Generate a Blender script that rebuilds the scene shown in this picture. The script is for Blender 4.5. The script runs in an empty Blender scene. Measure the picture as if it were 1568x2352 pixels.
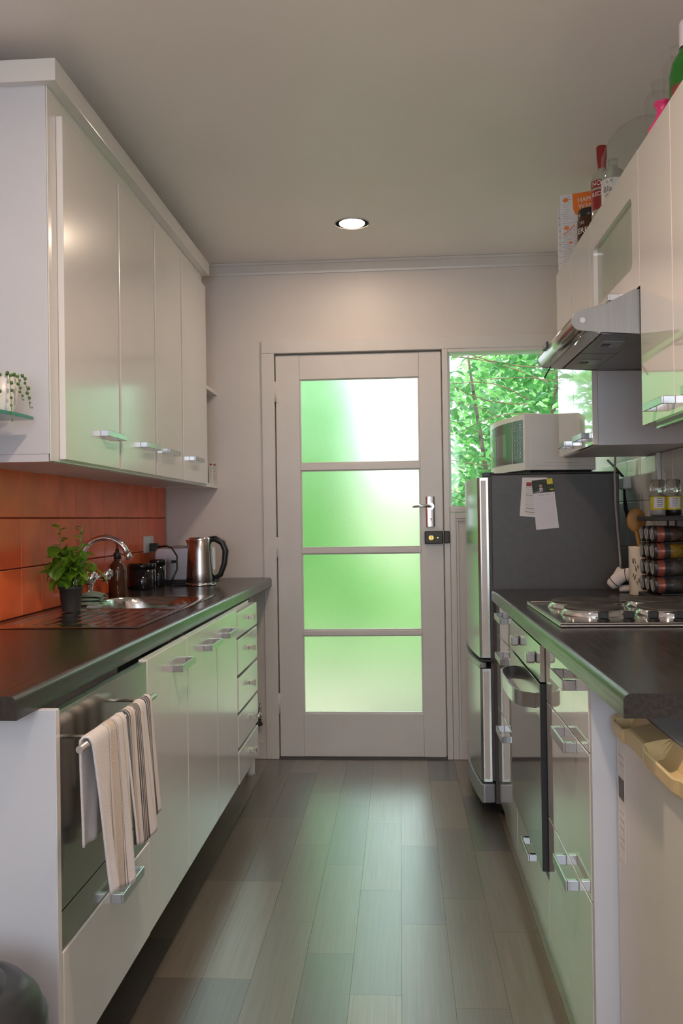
import bpy, bmesh, math, random
from mathutils import Vector, Matrix
random.seed(7)
S = bpy.context.scene
COL = S.collection
PI = math.pi

# ------------------------------------------------------------------ camera
F_PX, YAW, PITCH, ROLL, CAM_H = 2000.0, .0666, .0077, .0144, 1.1721
c_, s_ = math.cos(YAW), math.sin(YAW)
R0, F0, U0 = Vector((c_, s_, 0)), Vector((-s_, c_, 0)), Vector((0, 0, 1))
c_, s_ = math.cos(PITCH), math.sin(PITCH)
F1, U1 = c_*F0 + s_*U0, -s_*F0 + c_*U0
c_, s_ = math.cos(ROLL), math.sin(ROLL)
RI, UI = c_*R0 - s_*U1, s_*R0 + c_*U1
cam = bpy.data.cameras.new('camera')
cam.sensor_fit = 'HORIZONTAL'
cam.sensor_width = 24.0
cam.lens = F_PX/1568*24.0
cam.clip_start = .05
camo = bpy.data.objects.new('camera', cam)
COL.objects.link(camo)
m4 = Matrix((RI, UI, -F1)).transposed().to_4x4()
m4.translation = (0, 0, CAM_H)
camo.matrix_world = m4
S.camera = camo

def at(px, py, x=None, y=None, z=None):
    """photo pixel -> point on the plane x=, y= or z= (metres)"""
    d = F1 + RI*((px-784)/F_PX) - UI*((py-1176)/F_PX)
    if x is not None: t = x/d.x
    elif y is not None: t = y/d.y
    else: t = (z-CAM_H)/d.z
    return Vector((0, 0, CAM_H)) + d*t

# ------------------------------------------------------------------ light
S.view_settings.view_transform = 'Standard'
S.view_settings.look = 'None'
S.view_settings.exposure = 0.88
S.view_settings.gamma = 1.0
S.view_settings.use_curve_mapping = False
w = bpy.data.worlds.new('sky')
S.world = w
w.use_nodes = True
wn = w.node_tree.nodes
bg = wn['Background']
bg.inputs['Color'].default_value = (.76, .90, 1.0, 1)
bg.inputs['Strength'].default_value = 2.75
sun = bpy.data.lights.new('sun', 'SUN')
sun.energy = 3.4
sun.angle = .02
sun.color = (1, .97, .90)
suno = bpy.data.objects.new('sun', sun)
COL.objects.link(suno)
suno.rotation_euler = Vector((.50, .28, -.82)).to_track_quat('-Z', 'Y').to_euler()
# daylight through the big window behind the camera
wl = bpy.data.lights.new('rear_window_daylight', 'AREA')
wl.shape = 'RECTANGLE'
wl.size, wl.size_y = 1.7, 1.25
wl.energy = 6.8
wl.color = (.74, .83, 1.0)
wlo = bpy.data.objects.new('rear_window_daylight', wl)
COL.objects.link(wlo)
wlo.location = (-.1, -2.33, 1.55)
wlo.rotation_euler = (PI/2, 0, 0)
try:
    S.cycles.use_denoising = True
    S.cycles.sample_clamp_indirect = 6.0
    S.cycles.max_bounces = 14
    S.cycles.diffuse_bounces = 5
    S.cycles.glossy_bounces = 5
    S.cycles.transmission_bounces = 10
    S.cycles.transparent_max_bounces = 12
    S.cycles.caustics_refractive = True
    S.cycles.caustics_reflective = True
except Exception:
    pass

# ------------------------------------------------------------------ materials
def pm(name, col, rough=.5, metal=0., var=.06, scale=14., bump=0., bscale=160., trans=0., ior=1.45,
       coat=0., spec=.5, stretch=None, rvar=0., emit=None, alpha=1., sheen=0., crough=.04, cior=1.5):
    m = bpy.data.materials.new(name)
    m.use_nodes = True
    n, l = m.node_tree.nodes, m.node_tree.links
    b = n['Principled BSDF']
    b.inputs['Roughness'].default_value = rough
    b.inputs['Metallic'].default_value = metal
    b.inputs['Specular IOR Level'].default_value = spec
    b.inputs['IOR'].default_value = ior
    b.inputs['Transmission Weight'].default_value = trans
    b.inputs['Coat Weight'].default_value = coat
    b.inputs['Coat Roughness'].default_value = crough
    b.inputs['Coat IOR'].default_value = cior
    b.inputs['Alpha'].default_value = alpha
    b.inputs['Sheen Weight'].default_value = sheen
    tc = n.new('ShaderNodeTexCoord')
    mp = n.new('ShaderNodeMapping')
    if stretch: mp.inputs['Scale'].default_value = stretch
    l.new(tc.outputs['Object'], mp.inputs['Vector'])
    no = n.new('ShaderNodeTexNoise')
    no.inputs['Scale'].default_value = scale
    no.inputs['Detail'].default_value = 5
    l.new(mp.outputs['Vector'], no.inputs['Vector'])
    rp = n.new('ShaderNodeValToRGB')
    rp.color_ramp.elements[0].position, rp.color_ramp.elements[1].position = .3, .7
    rp.color_ramp.elements[0].color = [max(0, v*(1-var)) for v in col[:3]] + [1]
    rp.color_ramp.elements[1].color = [min(1, v*(1+var)) for v in col[:3]] + [1]
    l.new(no.outputs['Fac'], rp.inputs['Fac'])
    l.new(rp.outputs['Color'], b.inputs['Base Color'])
    if rvar:
        mr = n.new('ShaderNodeMapRange')
        mr.inputs['From Min'].default_value, mr.inputs['From Max'].default_value = .3, .7
        mr.inputs['To Min'].default_value, mr.inputs['To Max'].default_value = max(0, rough-rvar), rough+rvar
        l.new(no.outputs['Fac'], mr.inputs['Value'])
        l.new(mr.outputs['Result'], b.inputs['Roughness'])
    if bump:
        n2 = n.new('ShaderNodeTexNoise')
        n2.inputs['Scale'].default_value = bscale
        n2.inputs['Detail'].default_value = 3
        l.new(mp.outputs['Vector'], n2.inputs['Vector'])
        bp = n.new('ShaderNodeBump')
        bp.inputs['Strength'].default_value = bump
        bp.inputs['Distance'].default_value = .002
        l.new(n2.outputs['Fac'], bp.inputs['Height'])
        l.new(bp.outputs['Normal'], b.inputs['Normal'])
    if emit:
        b.inputs['Emission Color'].default_value = list(emit[0]) + [1]
        b.inputs['Emission Strength'].default_value = emit[1]
    return m

def random_piece_mat(name, cols, rough, stretch=(1, 1, 1), scale=20., grain=.15, bump=.05, bscale=120., spec=.5, coat=0.):
    """each piece takes a tone of its own (Object Info random), with grain"""
    m = bpy.data.materials.new(name)
    m.use_nodes = True
    n, l = m.node_tree.nodes, m.node_tree.links
    b = n['Principled BSDF']
    b.inputs['Roughness'].default_value = rough
    b.inputs['Specular IOR Level'].default_value = spec
    oi = n.new('ShaderNodeObjectInfo')
    rp = n.new('ShaderNodeValToRGB')
    e = rp.color_ramp.elements
    while len(e) < len(cols): e.new(.5)
    for i, c in enumerate(cols):
        e[i].position = i/(len(cols)-1)
        e[i].color = list(c) + [1]
    l.new(oi.outputs['Random'], rp.inputs['Fac'])
    tc = n.new('ShaderNodeTexCoord')
    ad = n.new('ShaderNodeVectorMath'); ad.operation = 'ADD'
    cb = n.new('ShaderNodeCombineXYZ')
    mu = n.new('ShaderNodeMath'); mu.operation = 'MULTIPLY'; mu.inputs[1].default_value = 37.
    l.new(oi.outputs['Random'], mu.inputs[0]); l.new(mu.outputs[0], cb.inputs['X'])
    mp = n.new('ShaderNodeMapping'); mp.inputs['Scale'].default_value = stretch
    l.new(tc.outputs['Object'], ad.inputs[0]); l.new(cb.outputs[0], ad.inputs[1])
    l.new(ad.outputs[0], mp.inputs['Vector'])
    no = n.new('ShaderNodeTexNoise'); no.inputs['Scale'].default_value = scale; no.inputs['Detail'].default_value = 6
    l.new(mp.outputs['Vector'], no.inputs['Vector'])
    mr = n.new('ShaderNodeMapRange')
    mr.inputs['From Min'].default_value, mr.inputs['From Max'].default_value = .3, .7
    mr.inputs['To Min'].default_value, mr.inputs['To Max'].default_value = 1-grain, 1+grain
    l.new(no.outputs['Fac'], mr.inputs['Value'])
    vm = n.new('ShaderNodeVectorMath'); vm.operation = 'SCALE'
    l.new(rp.outputs['Color'], vm.inputs[0]); l.new(mr.outputs['Result'], vm.inputs['Scale'])
    l.new(vm.outputs[0], b.inputs['Base Color'])
    b.inputs['Coat Weight'].default_value = coat; b.inputs['Coat Roughness'].default_value = .30; b.inputs['Coat IOR'].default_value = 1.65
    bp = n.new('ShaderNodeBump'); bp.inputs['Strength'].default_value = bump; bp.inputs['Distance'].default_value = .001
    l.new(no.outputs['Fac'], bp.inputs['Height']); l.new(bp.outputs['Normal'], b.inputs['Normal'])
    return m

def leaf_mat(name, cols, gloss=.35, tl=.45):
    m = bpy.data.materials.new(name)
    m.use_nodes = True
    n, l = m.node_tree.nodes, m.node_tree.links
    b = n['Principled BSDF']; b.inputs['Roughness'].default_value = gloss
    tc = n.new('ShaderNodeTexCoord'); oi = n.new('ShaderNodeObjectInfo')
    no = n.new('ShaderNodeTexNoise'); no.inputs['Scale'].default_value = 9.; no.inputs['Detail'].default_value = 2
    l.new(tc.outputs['Object'], no.inputs['Vector'])
    a = n.new('ShaderNodeMath'); a.operation = 'MULTIPLY_ADD'; a.inputs[1].default_value = .7; a.inputs[2].default_value = -.12
    l.new(oi.outputs['Random'], a.inputs[0])
    a2 = n.new('ShaderNodeMath'); a2.operation = 'MULTIPLY_ADD'; a2.inputs[1].default_value = .55
    l.new(no.outputs['Fac'], a2.inputs[0]); l.new(a.outputs[0], a2.inputs[2])
    rp = n.new('ShaderNodeValToRGB'); e = rp.color_ramp.elements
    while len(e) < len(cols): e.new(.5)
    for i, c in enumerate(cols):
        e[i].position = i/(len(cols)-1); e[i].color = list(c) + [1]
    l.new(a2.outputs[0], rp.inputs['Fac'])
    l.new(rp.outputs['Color'], b.inputs['Base Color'])
    t = n.new('ShaderNodeBsdfTranslucent'); l.new(rp.outputs['Color'], t.inputs['Color'])
    mx = n.new('ShaderNodeMixShader'); mx.inputs[0].default_value = tl
    l.new(b.outputs[0], mx.inputs[1]); l.new(t.outputs[0], mx.inputs[2])
    l.new(mx.outputs[0], n['Material Output'].inputs['Surface'])
    return m

M = {}
M['wall'] = pm('wall_paint', (.70, .64, .605), .42, var=.03, scale=3, bump=.06, bscale=60)
M['ceil'] = pm('ceiling_paint', (.92, .87, .84), .42, var=.02, scale=2, bump=.05, bscale=40)
M['trim'] = pm('trim_paint', (.70, .655, .63), .32, var=.03, scale=6, bump=.04, bscale=60)
M['satin'] = pm('satin_white_board', (.75, .73, .71), .25, var=.02, scale=4, bump=.01, bscale=300, coat=.8, crough=.14, cior=1.65)
M['satin_in'] = pm('white_carcass_board', (.74, .73, .73), .45, var=.02, scale=4)
M['gloss'] = pm('gloss_white_board', (.72, .69, .67), .08, var=.015, scale=3, spec=.5, coat=1., crough=.02, cior=1.8)
M['panel'] = pm('white_end_panel', (.61, .62, .665), .4, var=.02, scale=4, bump=.02, bscale=200)
M['laminate'] = pm('dark_wood_grain_laminate', (.030, .025, .023), .22, var=.35, scale=5, stretch=(26, 1.3, 26), bump=.03, bscale=40, rvar=.03, spec=.6)
M['grout_red'] = pm('terracotta_grout', (.20, .055, .03), .8, var=.2, scale=40)
M['grout_white'] = pm('white_grout', (.60, .58, .56), .8, var=.1, scale=40)
M['tile_red'] = random_piece_mat('terracotta_glaze', [(.82, .135, .050), (.88, .165, .052), (.76, .12, .050)], .26, scale=7, grain=.13, bump=.12, spec=.3)
M['tile_white'] = random_piece_mat('white_glaze', [(.68, .66, .63), (.72, .70, .67)], .12, scale=5, grain=.02, bump=.05)
M['plank'] = random_piece_mat('vinyl_plank', [(.065, .053, .043), (.165, .130, .094), (.10, .080, .066), (.175, .142, .106), (.075, .066, .062), (.15, .116, .085)], .33, stretch=(70, 1.6, 1), scale=2.2, grain=.22, bump=.04, spec=.7, coat=.8)
M['subfloor'] = pm('vinyl_joint', (.07, .055, .045), .6, var=.2)
M['steel'] = pm('brushed_steel', (.60, .58, .56), .26, 1., var=.06, scale=8, stretch=(1, 1, 60), bump=.02, bscale=30)
M['steel_dark'] = pm('dark_brushed_steel', (.25, .235, .22), .36, 1., var=.05, scale=6, stretch=(20, 1, 1))
M['steel_mirror'] = pm('polished_steel_panel', (.50, .49, .46), .15, 1., var=.03, scale=4)
M['chrome'] = pm('chrome', (.78, .78, .80), .06, 1., var=.02)
M['nickel'] = pm('satin_nickel_handle', (.56, .56, .58), .22, 1., var=.03)
M['warm_nickel'] = pm('aged_nickel_knob', (.50, .44, .36), .34, 1., var=.06)
M['black'] = pm('black_plastic', (.018, .018, .019), .35, var=.2)
M['black_gloss'] = pm('black_gloss', (.012, .012, .013), .08, var=.2)
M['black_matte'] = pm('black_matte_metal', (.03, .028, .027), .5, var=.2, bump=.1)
M['iron'] = pm('cast_iron_plate', (.045, .040, .038), .5, var=.2, bump=.15, bscale=300)
M['fridge_side'] = pm('charcoal_fridge_side', (.080, .073, .070), .36, 0., var=.06, scale=60, bump=.12, bscale=500)
M['fridge_door'] = pm('silver_fridge_door', (.50, .52, .50), .24, .9, var=.03, stretch=(1, 1, .2))
M['fridge_edge'] = pm('pale_door_edge', (.66, .60, .55), .4, .1, var=.05)
M['grey_plastic'] = pm('grey_plastic', (.30, .31, .34), .3, .3, var=.05)
M['gasket'] = pm('grey_rubber_gasket', (.10, .09, .095), .6, var=.1)
M['white_plastic'] = pm('white_plastic', (.74, .73, .72), .3, var=.02)
M['micro'] = pm('white_enamel', (.70, .68, .67), .3, var=.02)
M['cream'] = pm('yellowed_cream_plastic', (.62, .48, .25), .32, var=.06, scale=9)
M['bar_white'] = pm('off_white_enamel', (.66, .62, .57), .25, var=.03, scale=5, bump=.02, bscale=200)
M['dark_glass'] = pm('dark_glass', (.05, .045, .042), .12, var=.1, spec=.8)
M['oven_glass'] = pm('mirror_oven_glass', (.20, .20, .19), .06, .75, var=.05)
M['glass'] = pm('clear_glass', (.95, .97, .96), .02, trans=1., ior=1.45, var=0)
M['shelf_glass'] = pm('green_edge_glass', (.10, .42, .36), .08, trans=.35, ior=1.5, var=.05)
M['brass'] = pm('brass', (.62, .42, .12), .3, 1., var=.1)
M['bronze'] = pm('dark_bronze_lock', (.035, .028, .022), .35, .5, var=.2, bump=.15)
M['amber'] = pm('amber_glass', (.09, .03, .014), .10, trans=.25, var=.1, spec=.6)
M['green_glass'] = pm('green_bottle_glass', (.02, .20, .02), .06, trans=.35, var=.15, spec=.7)
M['pink'] = pm('hot_pink_plastic', (.72, .05, .22), .3, var=.05)
M['red'] = pm('red_print', (.28, .02, .018), .4, var=.1)
M['orange'] = pm('orange_print', (.85, .20, .02), .5, var=.05)
M['blue'] = pm('blue_print', (.05, .28, .62), .5, var=.05)
M['paper'] = pm('white_paper', (.72, .70, .69), .7, var=.03)
M['paper_lilac'] = pm('notepad_paper', (.72, .69, .74), .7, var=.02)
M['ink'] = pm('grey_ink', (.16, .15, .15), .7, var=.1)
M['ink_pale'] = pm('pale_ink', (.50, .47, .49), .7, var=.1)
M['ink_black'] = pm('black_ink', (.03, .03, .03), .6, var=.1)
M['white_ink'] = pm('white_ink', (.78, .75, .72), .6, var=.03)
M['yellow'] = pm('yellow_print', (.66, .54, .05), .5, var=.05)
M['skin_print'] = pm('skin_tone_print', (.50, .27, .20), .6, var=.1)
M['suit_print'] = pm('suit_print', (.06, .06, .09), .6, var=.1)
M['photo_dark'] = pm('dark_foliage_print', (.025, .032, .018), .5, var=.9, scale=90)
M['wood'] = pm('wooden_spoon', (.36, .17, .04), .5, var=.25, scale=6, stretch=(8, 8, 1))
M['cream_ceramic'] = pm('cream_ceramic', (.70, .60, .47), .3, var=.05)
M['cloth_white'] = pm('white_cloth', (.68, .60, .56), .9, var=.06, bump=.3, bscale=300)
M['cloth_green'] = pm('grey_green_cloth', (.20, .27, .22), .9, var=.25, bump=.4, bscale=300)
M['soil'] = pm('potting_soil', (.03, .02, .014), .9, var=.4, scale=90, bump=.5)
M['pot'] = pm('black_nursery_pot', (.022, .022, .025), .55, var=.15)
M['basil'] = leaf_mat('basil_leaf', [(.09, .20, .015), (.16, .33, .025), (.26, .45, .04)], .35, .4)
M['stem'] = pm('green_stem', (.16, .28, .06), .5, var=.15)
M['pearl'] = pm('succulent_pearl', (.07, .15, .035), .4, var=.25, scale=60)
M['leaf'] = leaf_mat('camellia_leaf', [(.04, .14, .05), (.09, .28, .07), (.17, .42, .11), (.28, .53, .16)], .22, .45)
M['leaf2'] = leaf_mat('hedge_leaf', [(.30, .56, .20), (.36, .64, .25), (.42, .70, .30)], .6, .5)
M['leaf_old'] = leaf_mat('yellow_leaf', [(.55, .30, .03), (.75, .50, .06)], .4, .4)
M['twig'] = pm('camellia_twig', (.20, .13, .07), .7, var=.2)
M['trunk'] = pm('bark', (.12, .09, .06), .9, var=.3, bump=.4)
M['path'] = pm('concrete_path', (.22, .205, .155), .8, var=.1, scale=5, bump=.2)
M['lawn'] = pm('lawn', (.27, .32, .17), .9, var=.25, scale=30, bump=.4)
M['fence'] = pm('cream_fence_board', (.44, .42, .29), .6, var=.06)
M['bin'] = pm('black_bin_plastic', (.030, .032, .035), .32, var=.1)
M['spice1'] = pm('brown_spice', (.10, .045, .03), .7, var=.2, scale=200)
M['spice2'] = pm('mustard_spice', (.36, .20, .01), .7, var=.2, scale=200)
M['spice3'] = pm('grey_spice', (.10, .085, .08), .7, var=.2, scale=200)
M['copper_label'] = pm('copper_foil_label', (.34, .11, .085), .25, .6, var=.25, scale=60)
M['salt'] = pm('white_salt', (.72, .66, .64), .7, var=.08, scale=200)
M['pepper'] = pm('peppercorns', (.035, .02, .02), .5, var=.6, scale=150)
M['cable_grey'] = pm('grey_cable', (.36, .33, .33), .5, var=.05)
M['toaster'] = pm('satin_toaster_steel', (.55, .52, .55), .3, .9, var=.04)
M['lamp'] = pm('downlight_diffuser', (1, .95, .88), .5, var=0, emit=((1, .84, .62), 14.))
M['frame_alu'] = pm('white_window_frame', (.74, .73, .72), .4, var=.02)
M['roof'] = pm('roof_iron', (.32, .30, .30), .5, var=.1)

def frosted(name, rough, tint):
    m = bpy.data.materials.new(name)
    m.use_nodes = True
    n, l = m.node_tree.nodes, m.node_tree.links
    for x in list(n):
        if x.type == 'BSDF_PRINCIPLED': n.remove(x)
    rf = n.new('ShaderNodeBsdfRefraction'); rf.inputs['Roughness'].default_value = rough; rf.inputs['IOR'].default_value = 1.16
    rf.inputs['Color'].default_value = list(tint) + [1]
    gl = n.new('ShaderNodeBsdfGlossy'); gl.inputs['Roughness'].default_value = .12; gl.inputs['Color'].default_value = (.8, .8, .8, 1)
    fr = n.new('ShaderNodeLayerWeight'); fr.inputs['Blend'].default_value = .06
    tc = n.new('ShaderNodeTexCoord'); no = n.new('ShaderNodeTexNoise'); no.inputs['Scale'].default_value = 190.; no.inputs['Detail'].default_value = 2
    l.new(tc.outputs['Object'], no.inputs['Vector'])
    bp = n.new('ShaderNodeBump'); bp.inputs['Strength'].default_value = .5; bp.inputs['Distance'].default_value = .001
    l.new(no.outputs['Fac'], bp.inputs['Height'])
    l.new(bp.outputs['Normal'], rf.inputs['Normal']); l.new(bp.outputs['Normal'], gl.inputs['Normal'])
    mx = n.new('ShaderNodeMixShader')
    l.new(fr.outputs['Facing'], mx.inputs[0]); l.new(rf.outputs[0], mx.inputs[1]); l.new(gl.outputs[0], mx.inputs[2])
    l.new(mx.outputs[0], n['Material Output'].inputs['Surface'])
    return m
M['frost'] = frosted('obscure_glass', .66, (.97, 1, .96))

def window_glass(name, edge=.6):
    m = bpy.data.materials.new(name)
    m.use_nodes = True
    n, l = m.node_tree.nodes, m.node_tree.links
    for x in list(n):
        if x.type == 'BSDF_PRINCIPLED': n.remove(x)
    t = n.new('ShaderNodeBsdfTransparent'); gl = n.new('ShaderNodeBsdfGlossy'); gl.inputs['Roughness'].default_value = .02
    tc = n.new('ShaderNodeTexCoord'); no = n.new('ShaderNodeTexNoise'); no.inputs['Scale'].default_value = 3.
    l.new(tc.outputs['Object'], no.inputs['Vector'])
    rp = n.new('ShaderNodeValToRGB'); rp.color_ramp.elements[0].color = (.94, .96, .95, 1); rp.color_ramp.elements[1].color = (.99, 1, 1, 1)
    l.new(no.outputs['Fac'], rp.inputs['Fac']); l.new(rp.outputs['Color'], t.inputs['Color'])
    lw = n.new('ShaderNodeLayerWeight'); lw.inputs['Blend'].default_value = .5
    pw_ = n.new('ShaderNodeMath'); pw_.operation = 'POWER'; pw_.inputs[1].default_value = 5.
    l.new(lw.outputs['Facing'], pw_.inputs[0])
    fr = n.new('ShaderNodeMath'); fr.operation = 'MULTIPLY_ADD'; fr.inputs[1].default_value = edge; fr.inputs[2].default_value = .03
    l.new(pw_.outputs[0], fr.inputs[0])
    mx = n.new('ShaderNodeMixShader')
    l.new(fr.outputs[0], mx.inputs[0]); l.new(t.outputs[0], mx.inputs[1]); l.new(gl.outputs[0], mx.inputs[2])
    l.new(mx.outputs[0], n['Material Output'].inputs['Surface'])
    return m
M['pane'] = window_glass('clear_window_pane')

def stripe_mat(name):
    """towel: white terry with dark and sand stripes running down its length (printed weave, by object y)"""
    m = pm(name, (.66, .60, .58), .95, var=.05, scale=60, bump=.8, bscale=420, sheen=.3)
    n, l = m.node_tree.nodes, m.node_tree.links
    b = n['Principled BSDF']
    at_ = n.new('ShaderNodeAttribute'); at_.attribute_name = 'across'
    rp = n.new('ShaderNodeValToRGB'); rp.color_ramp.interpolation = 'CONSTANT'
    W, K, T, G = (.72, .67, .66, 1), (.014, .014, .022, 1), (.60, .50, .41, 1), (.24, .21, .20, 1)
    stops = [(0, W), (.22, G), (.228, W), (.25, T), (.33, G), (.34, W), (.352, G), (.362, W), (.43, T), (.45, W), (.53, K), (.572, W), (.582, K), (.60, W), (.612, T),
             (.65, W), (.68, K), (.695, T), (.703, K), (.718, T), (.726, K), (.741, T), (.749, K), (.764, W), (.81, T), (.82, W), (.87, K), (.892, W), (.90, K), (.922, W), (.93, K), (.955, W)]
    e = rp.color_ramp.elements
    e[0].position = 0; e[0].color = stops[0][1]; e[1].position = stops[1][0]; e[1].color = stops[1][1]
    for p, c in stops[2:]:
        x = e.new(p); x.color = c
    l.new(at_.outputs['Fac'], rp.inputs['Fac'])
    l.new(rp.outputs['Color'], b.inputs['Base Color'])
    return m
M['towel'] = stripe_mat('striped_towel')

# ------------------------------------------------------------------ mesh helpers
class MB:
    def __init__(s): s.v, s.f, s.sm = [], [], []
    def add(s, vs, fs, smooth=False):
        o = len(s.v); s.v += [tuple(v) for v in vs]
        for f in fs: s.f.append([i+o for i in f]); s.sm.append(smooth)
        return s
    def box(s, x0, x1, y0, y1, z0, z1):
        x0, x1 = sorted((x0, x1)); y0, y1 = sorted((y0, y1)); z0, z1 = sorted((z0, z1))
        return s.add([(x0,y0,z0),(x1,y0,z0),(x1,y1,z0),(x0,y1,z0),(x0,y0,z1),(x1,y0,z1),(x1,y1,z1),(x0,y1,z1)],
                     [(0,3,2,1),(4,5,6,7),(0,1,5,4),(1,2,6,5),(2,3,7,6),(3,0,4,7)])
    def lathe(s, prof, c=(0,0,0), n=24, axis='z', cap=True, smooth=True):
        """prof: (radius, height) from bottom to top"""
        vs, fs = [], []
        for r, h in prof:
            for k in range(n):
                a = 2*PI*k/n; x, y = r*math.cos(a), r*math.sin(a)
                p = {'z': (x, y, h), 'x': (h, x, y), 'y': (y, h, x)}[axis]
                vs.append((c[0]+p[0], c[1]+p[1], c[2]+p[2]))
        for i in range(len(prof)-1):
            for k in range(n):
                k2 = (k+1) % n
                fs.append((i*n+k, i*n+k2, (i+1)*n+k2, (i+1)*n+k))
        s.add(vs, fs, smooth)
        if cap:
            o = len(s.v)-len(vs)
            s.f.append([o+k for k in reversed(range(n))]); s.sm.append(False)
            s.f.append([o+(len(prof)-1)*n+k for k in range(n)]); s.sm.append(False)
        return s
    def tube(s, pts, r, n=10, cap=True):
        pts = [Vector(p) for p in pts]; rs = r if isinstance(r, (list, tuple)) else [r]*len(pts)
        vs, fs = [], []
        t0 = (pts[1]-pts[0]).normalized()
        a = Vector((0,0,1)) if abs(t0.z) < .9 else Vector((1,0,0))
        u = t0.cross(a).normalized()
        for i, p in enumerate(pts):
            t = (pts[min(i+1, len(pts)-1)]-pts[max(i-1, 0)]).normalized()
            u = (u - t*u.dot(t)).normalized(); v = t.cross(u)
            for k in range(n):
                a = 2*PI*k/n
                vs.append(p + (u*math.cos(a)+v*math.sin(a))*rs[i])
        for i in range(len(pts)-1):
            for k in range(n):
                fs.append((i*n+k, i*n+(k+1) % n, (i+1)*n+(k+1) % n, (i+1)*n+k))
        o = len(s.v)
        s.add(vs, fs, True)
        if cap:
            s.f.append([o+k for k in reversed(range(n))]); s.sm.append(False)
            s.f.append([o+(len(pts)-1)*n+k for k in range(n)]); s.sm.append(False)
        return s
    def prism(s, out, a0, a1, axis='y', smooth=False):
        """outline of 2D points extruded along axis; (u,v) = (x,z) for y, (y,z) for x, (x,y) for z"""
        n = len(out)
        def P(p, a): return {'y': (p[0], a, p[1]), 'x': (a, p[0], p[1]), 'z': (p[0], p[1], a)}[axis]
        vs = [P(p, a0) for p in out] + [P(p, a1) for p in out]
        fs = [(k, (k+1) % n, (k+1) % n+n, k+n) for k in range(n)]
        s.add(vs, fs, smooth)
        o = len(s.v)-2*n
        s.f.append([o+k for k in reversed(range(n))]); s.sm.append(False)
        s.f.append([o+n+k for k in range(n)]); s.sm.append(False)
        return s
    def ball(s, c, r, n=12, m=8, sc=(1,1,1)):
        prof = [(r*math.sin(PI*i/m), -r*math.cos(PI*i/m)) for i in range(m+1)]
        prof[0] = (r*.02, -r); prof[-1] = (r*.02, r)
        k = len(s.v)
        s.lathe(prof, (0,0,0), n)
        for i in range(k, len(s.v)):
            x, y, z = s.v[i]; s.v[i] = (c[0]+x*sc[0], c[1]+y*sc[1], c[2]+z*sc[2])
        return s
    def build(s, name, mat, parent=None, org=None, bevel=0, bseg=2, subsurf=0):
        me = bpy.data.meshes.new(name)
        O = Vector(org) if org is not None else (ORG[parent] if parent else Vector((0,0,0)))
        me.from_pydata([tuple(Vector(v)-O) for v in s.v], [], s.f)
        me.polygons.foreach_set('use_smooth', s.sm)
        bm = bmesh.new(); bm.from_mesh(me); bmesh.ops.recalc_face_normals(bm, faces=bm.faces[:]); bm.to_mesh(me); bm.free()
        me.materials.append(mat if not isinstance(mat, str) else M[mat])
        o = bpy.data.objects.new(name, me); COL.objects.link(o)
        if parent:
            o.parent = parent; o.location = O-ORG[parent]
        else: o.location = O
        ORG[o] = O
        if bevel:
            b = o.modifiers.new('bevel', 'BEVEL'); b.width = bevel; b.segments = bseg; b.limit_method = 'ANGLE'; b.angle_limit = .7
        if subsurf:
            b = o.modifiers.new('sub', 'SUBSURF'); b.levels = b.render_levels = subsurf
        return o
ORG = {}

def thing(name, label, cat, loc, group=None):
    o = bpy.data.objects.new(name, None); COL.objects.link(o)
    o.location = loc; ORG[o] = Vector(loc); o.empty_display_size = .05
    return tag(o, label, cat, group)
def tag(o, label, cat, group=None):
    o['label'] = label; o['category'] = cat
    if group: o['group'] = group
    return o
def struct(o, label=None):
    o['kind'] = 'structure'
    if label: o['label'] = label
    return o
def share(o, loc, parent=None, name=None, rot=None):
    c = o.copy(); COL.objects.link(c)
    if name: c.name = name
    c.location = loc
    if rot: c.rotation_euler = rot
    if parent: c.parent = parent
    ORG[c] = Vector(loc) + (ORG[parent] if parent else Vector((0,0,0)))
    return c
def part(name, mat, parent, bevel=0, **k):
    """shorthand: one box part from x,y,z ranges"""
    return MB().box(*k['x'], *k['y'], *k['z']).build(name, mat, parent, bevel=bevel)
def text_mesh(txt, size):
    cu = bpy.data.curves.new('t', 'FONT'); cu.body = txt; cu.size = size; cu.align_x = 'CENTER'; cu.align_y = 'CENTER'
    cu.resolution_u = 2
    o = bpy.data.objects.new('t', cu); COL.objects.link(o)
    dg = bpy.context.evaluated_depsgraph_get()
    e = o.evaluated_get(dg); me = e.to_mesh()
    vs = [v.co.copy() for v in me.vertices]; fs = [list(p.vertices) for p in me.polygons]
    e.to_mesh_clear(); bpy.data.objects.remove(o); bpy.data.curves.remove(cu)
    return vs, fs
def text(name, txt, size, fn, mat, parent):
    vs, fs = text_mesh(txt, size)
    return MB().add([fn(v.x, v.y) for v in vs], fs).build(name, mat, parent)
def arc(cx, cy, r, a0, a1, n=6):
    return [(cx+r*math.cos(a0+(a1-a0)*i/n), cy+r*math.sin(a0+(a1-a0)*i/n)) for i in range(n+1)]

D = 4.2516; ZC = 2.431; XL = -1.16; XR = .94; YB = -2.3
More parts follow.
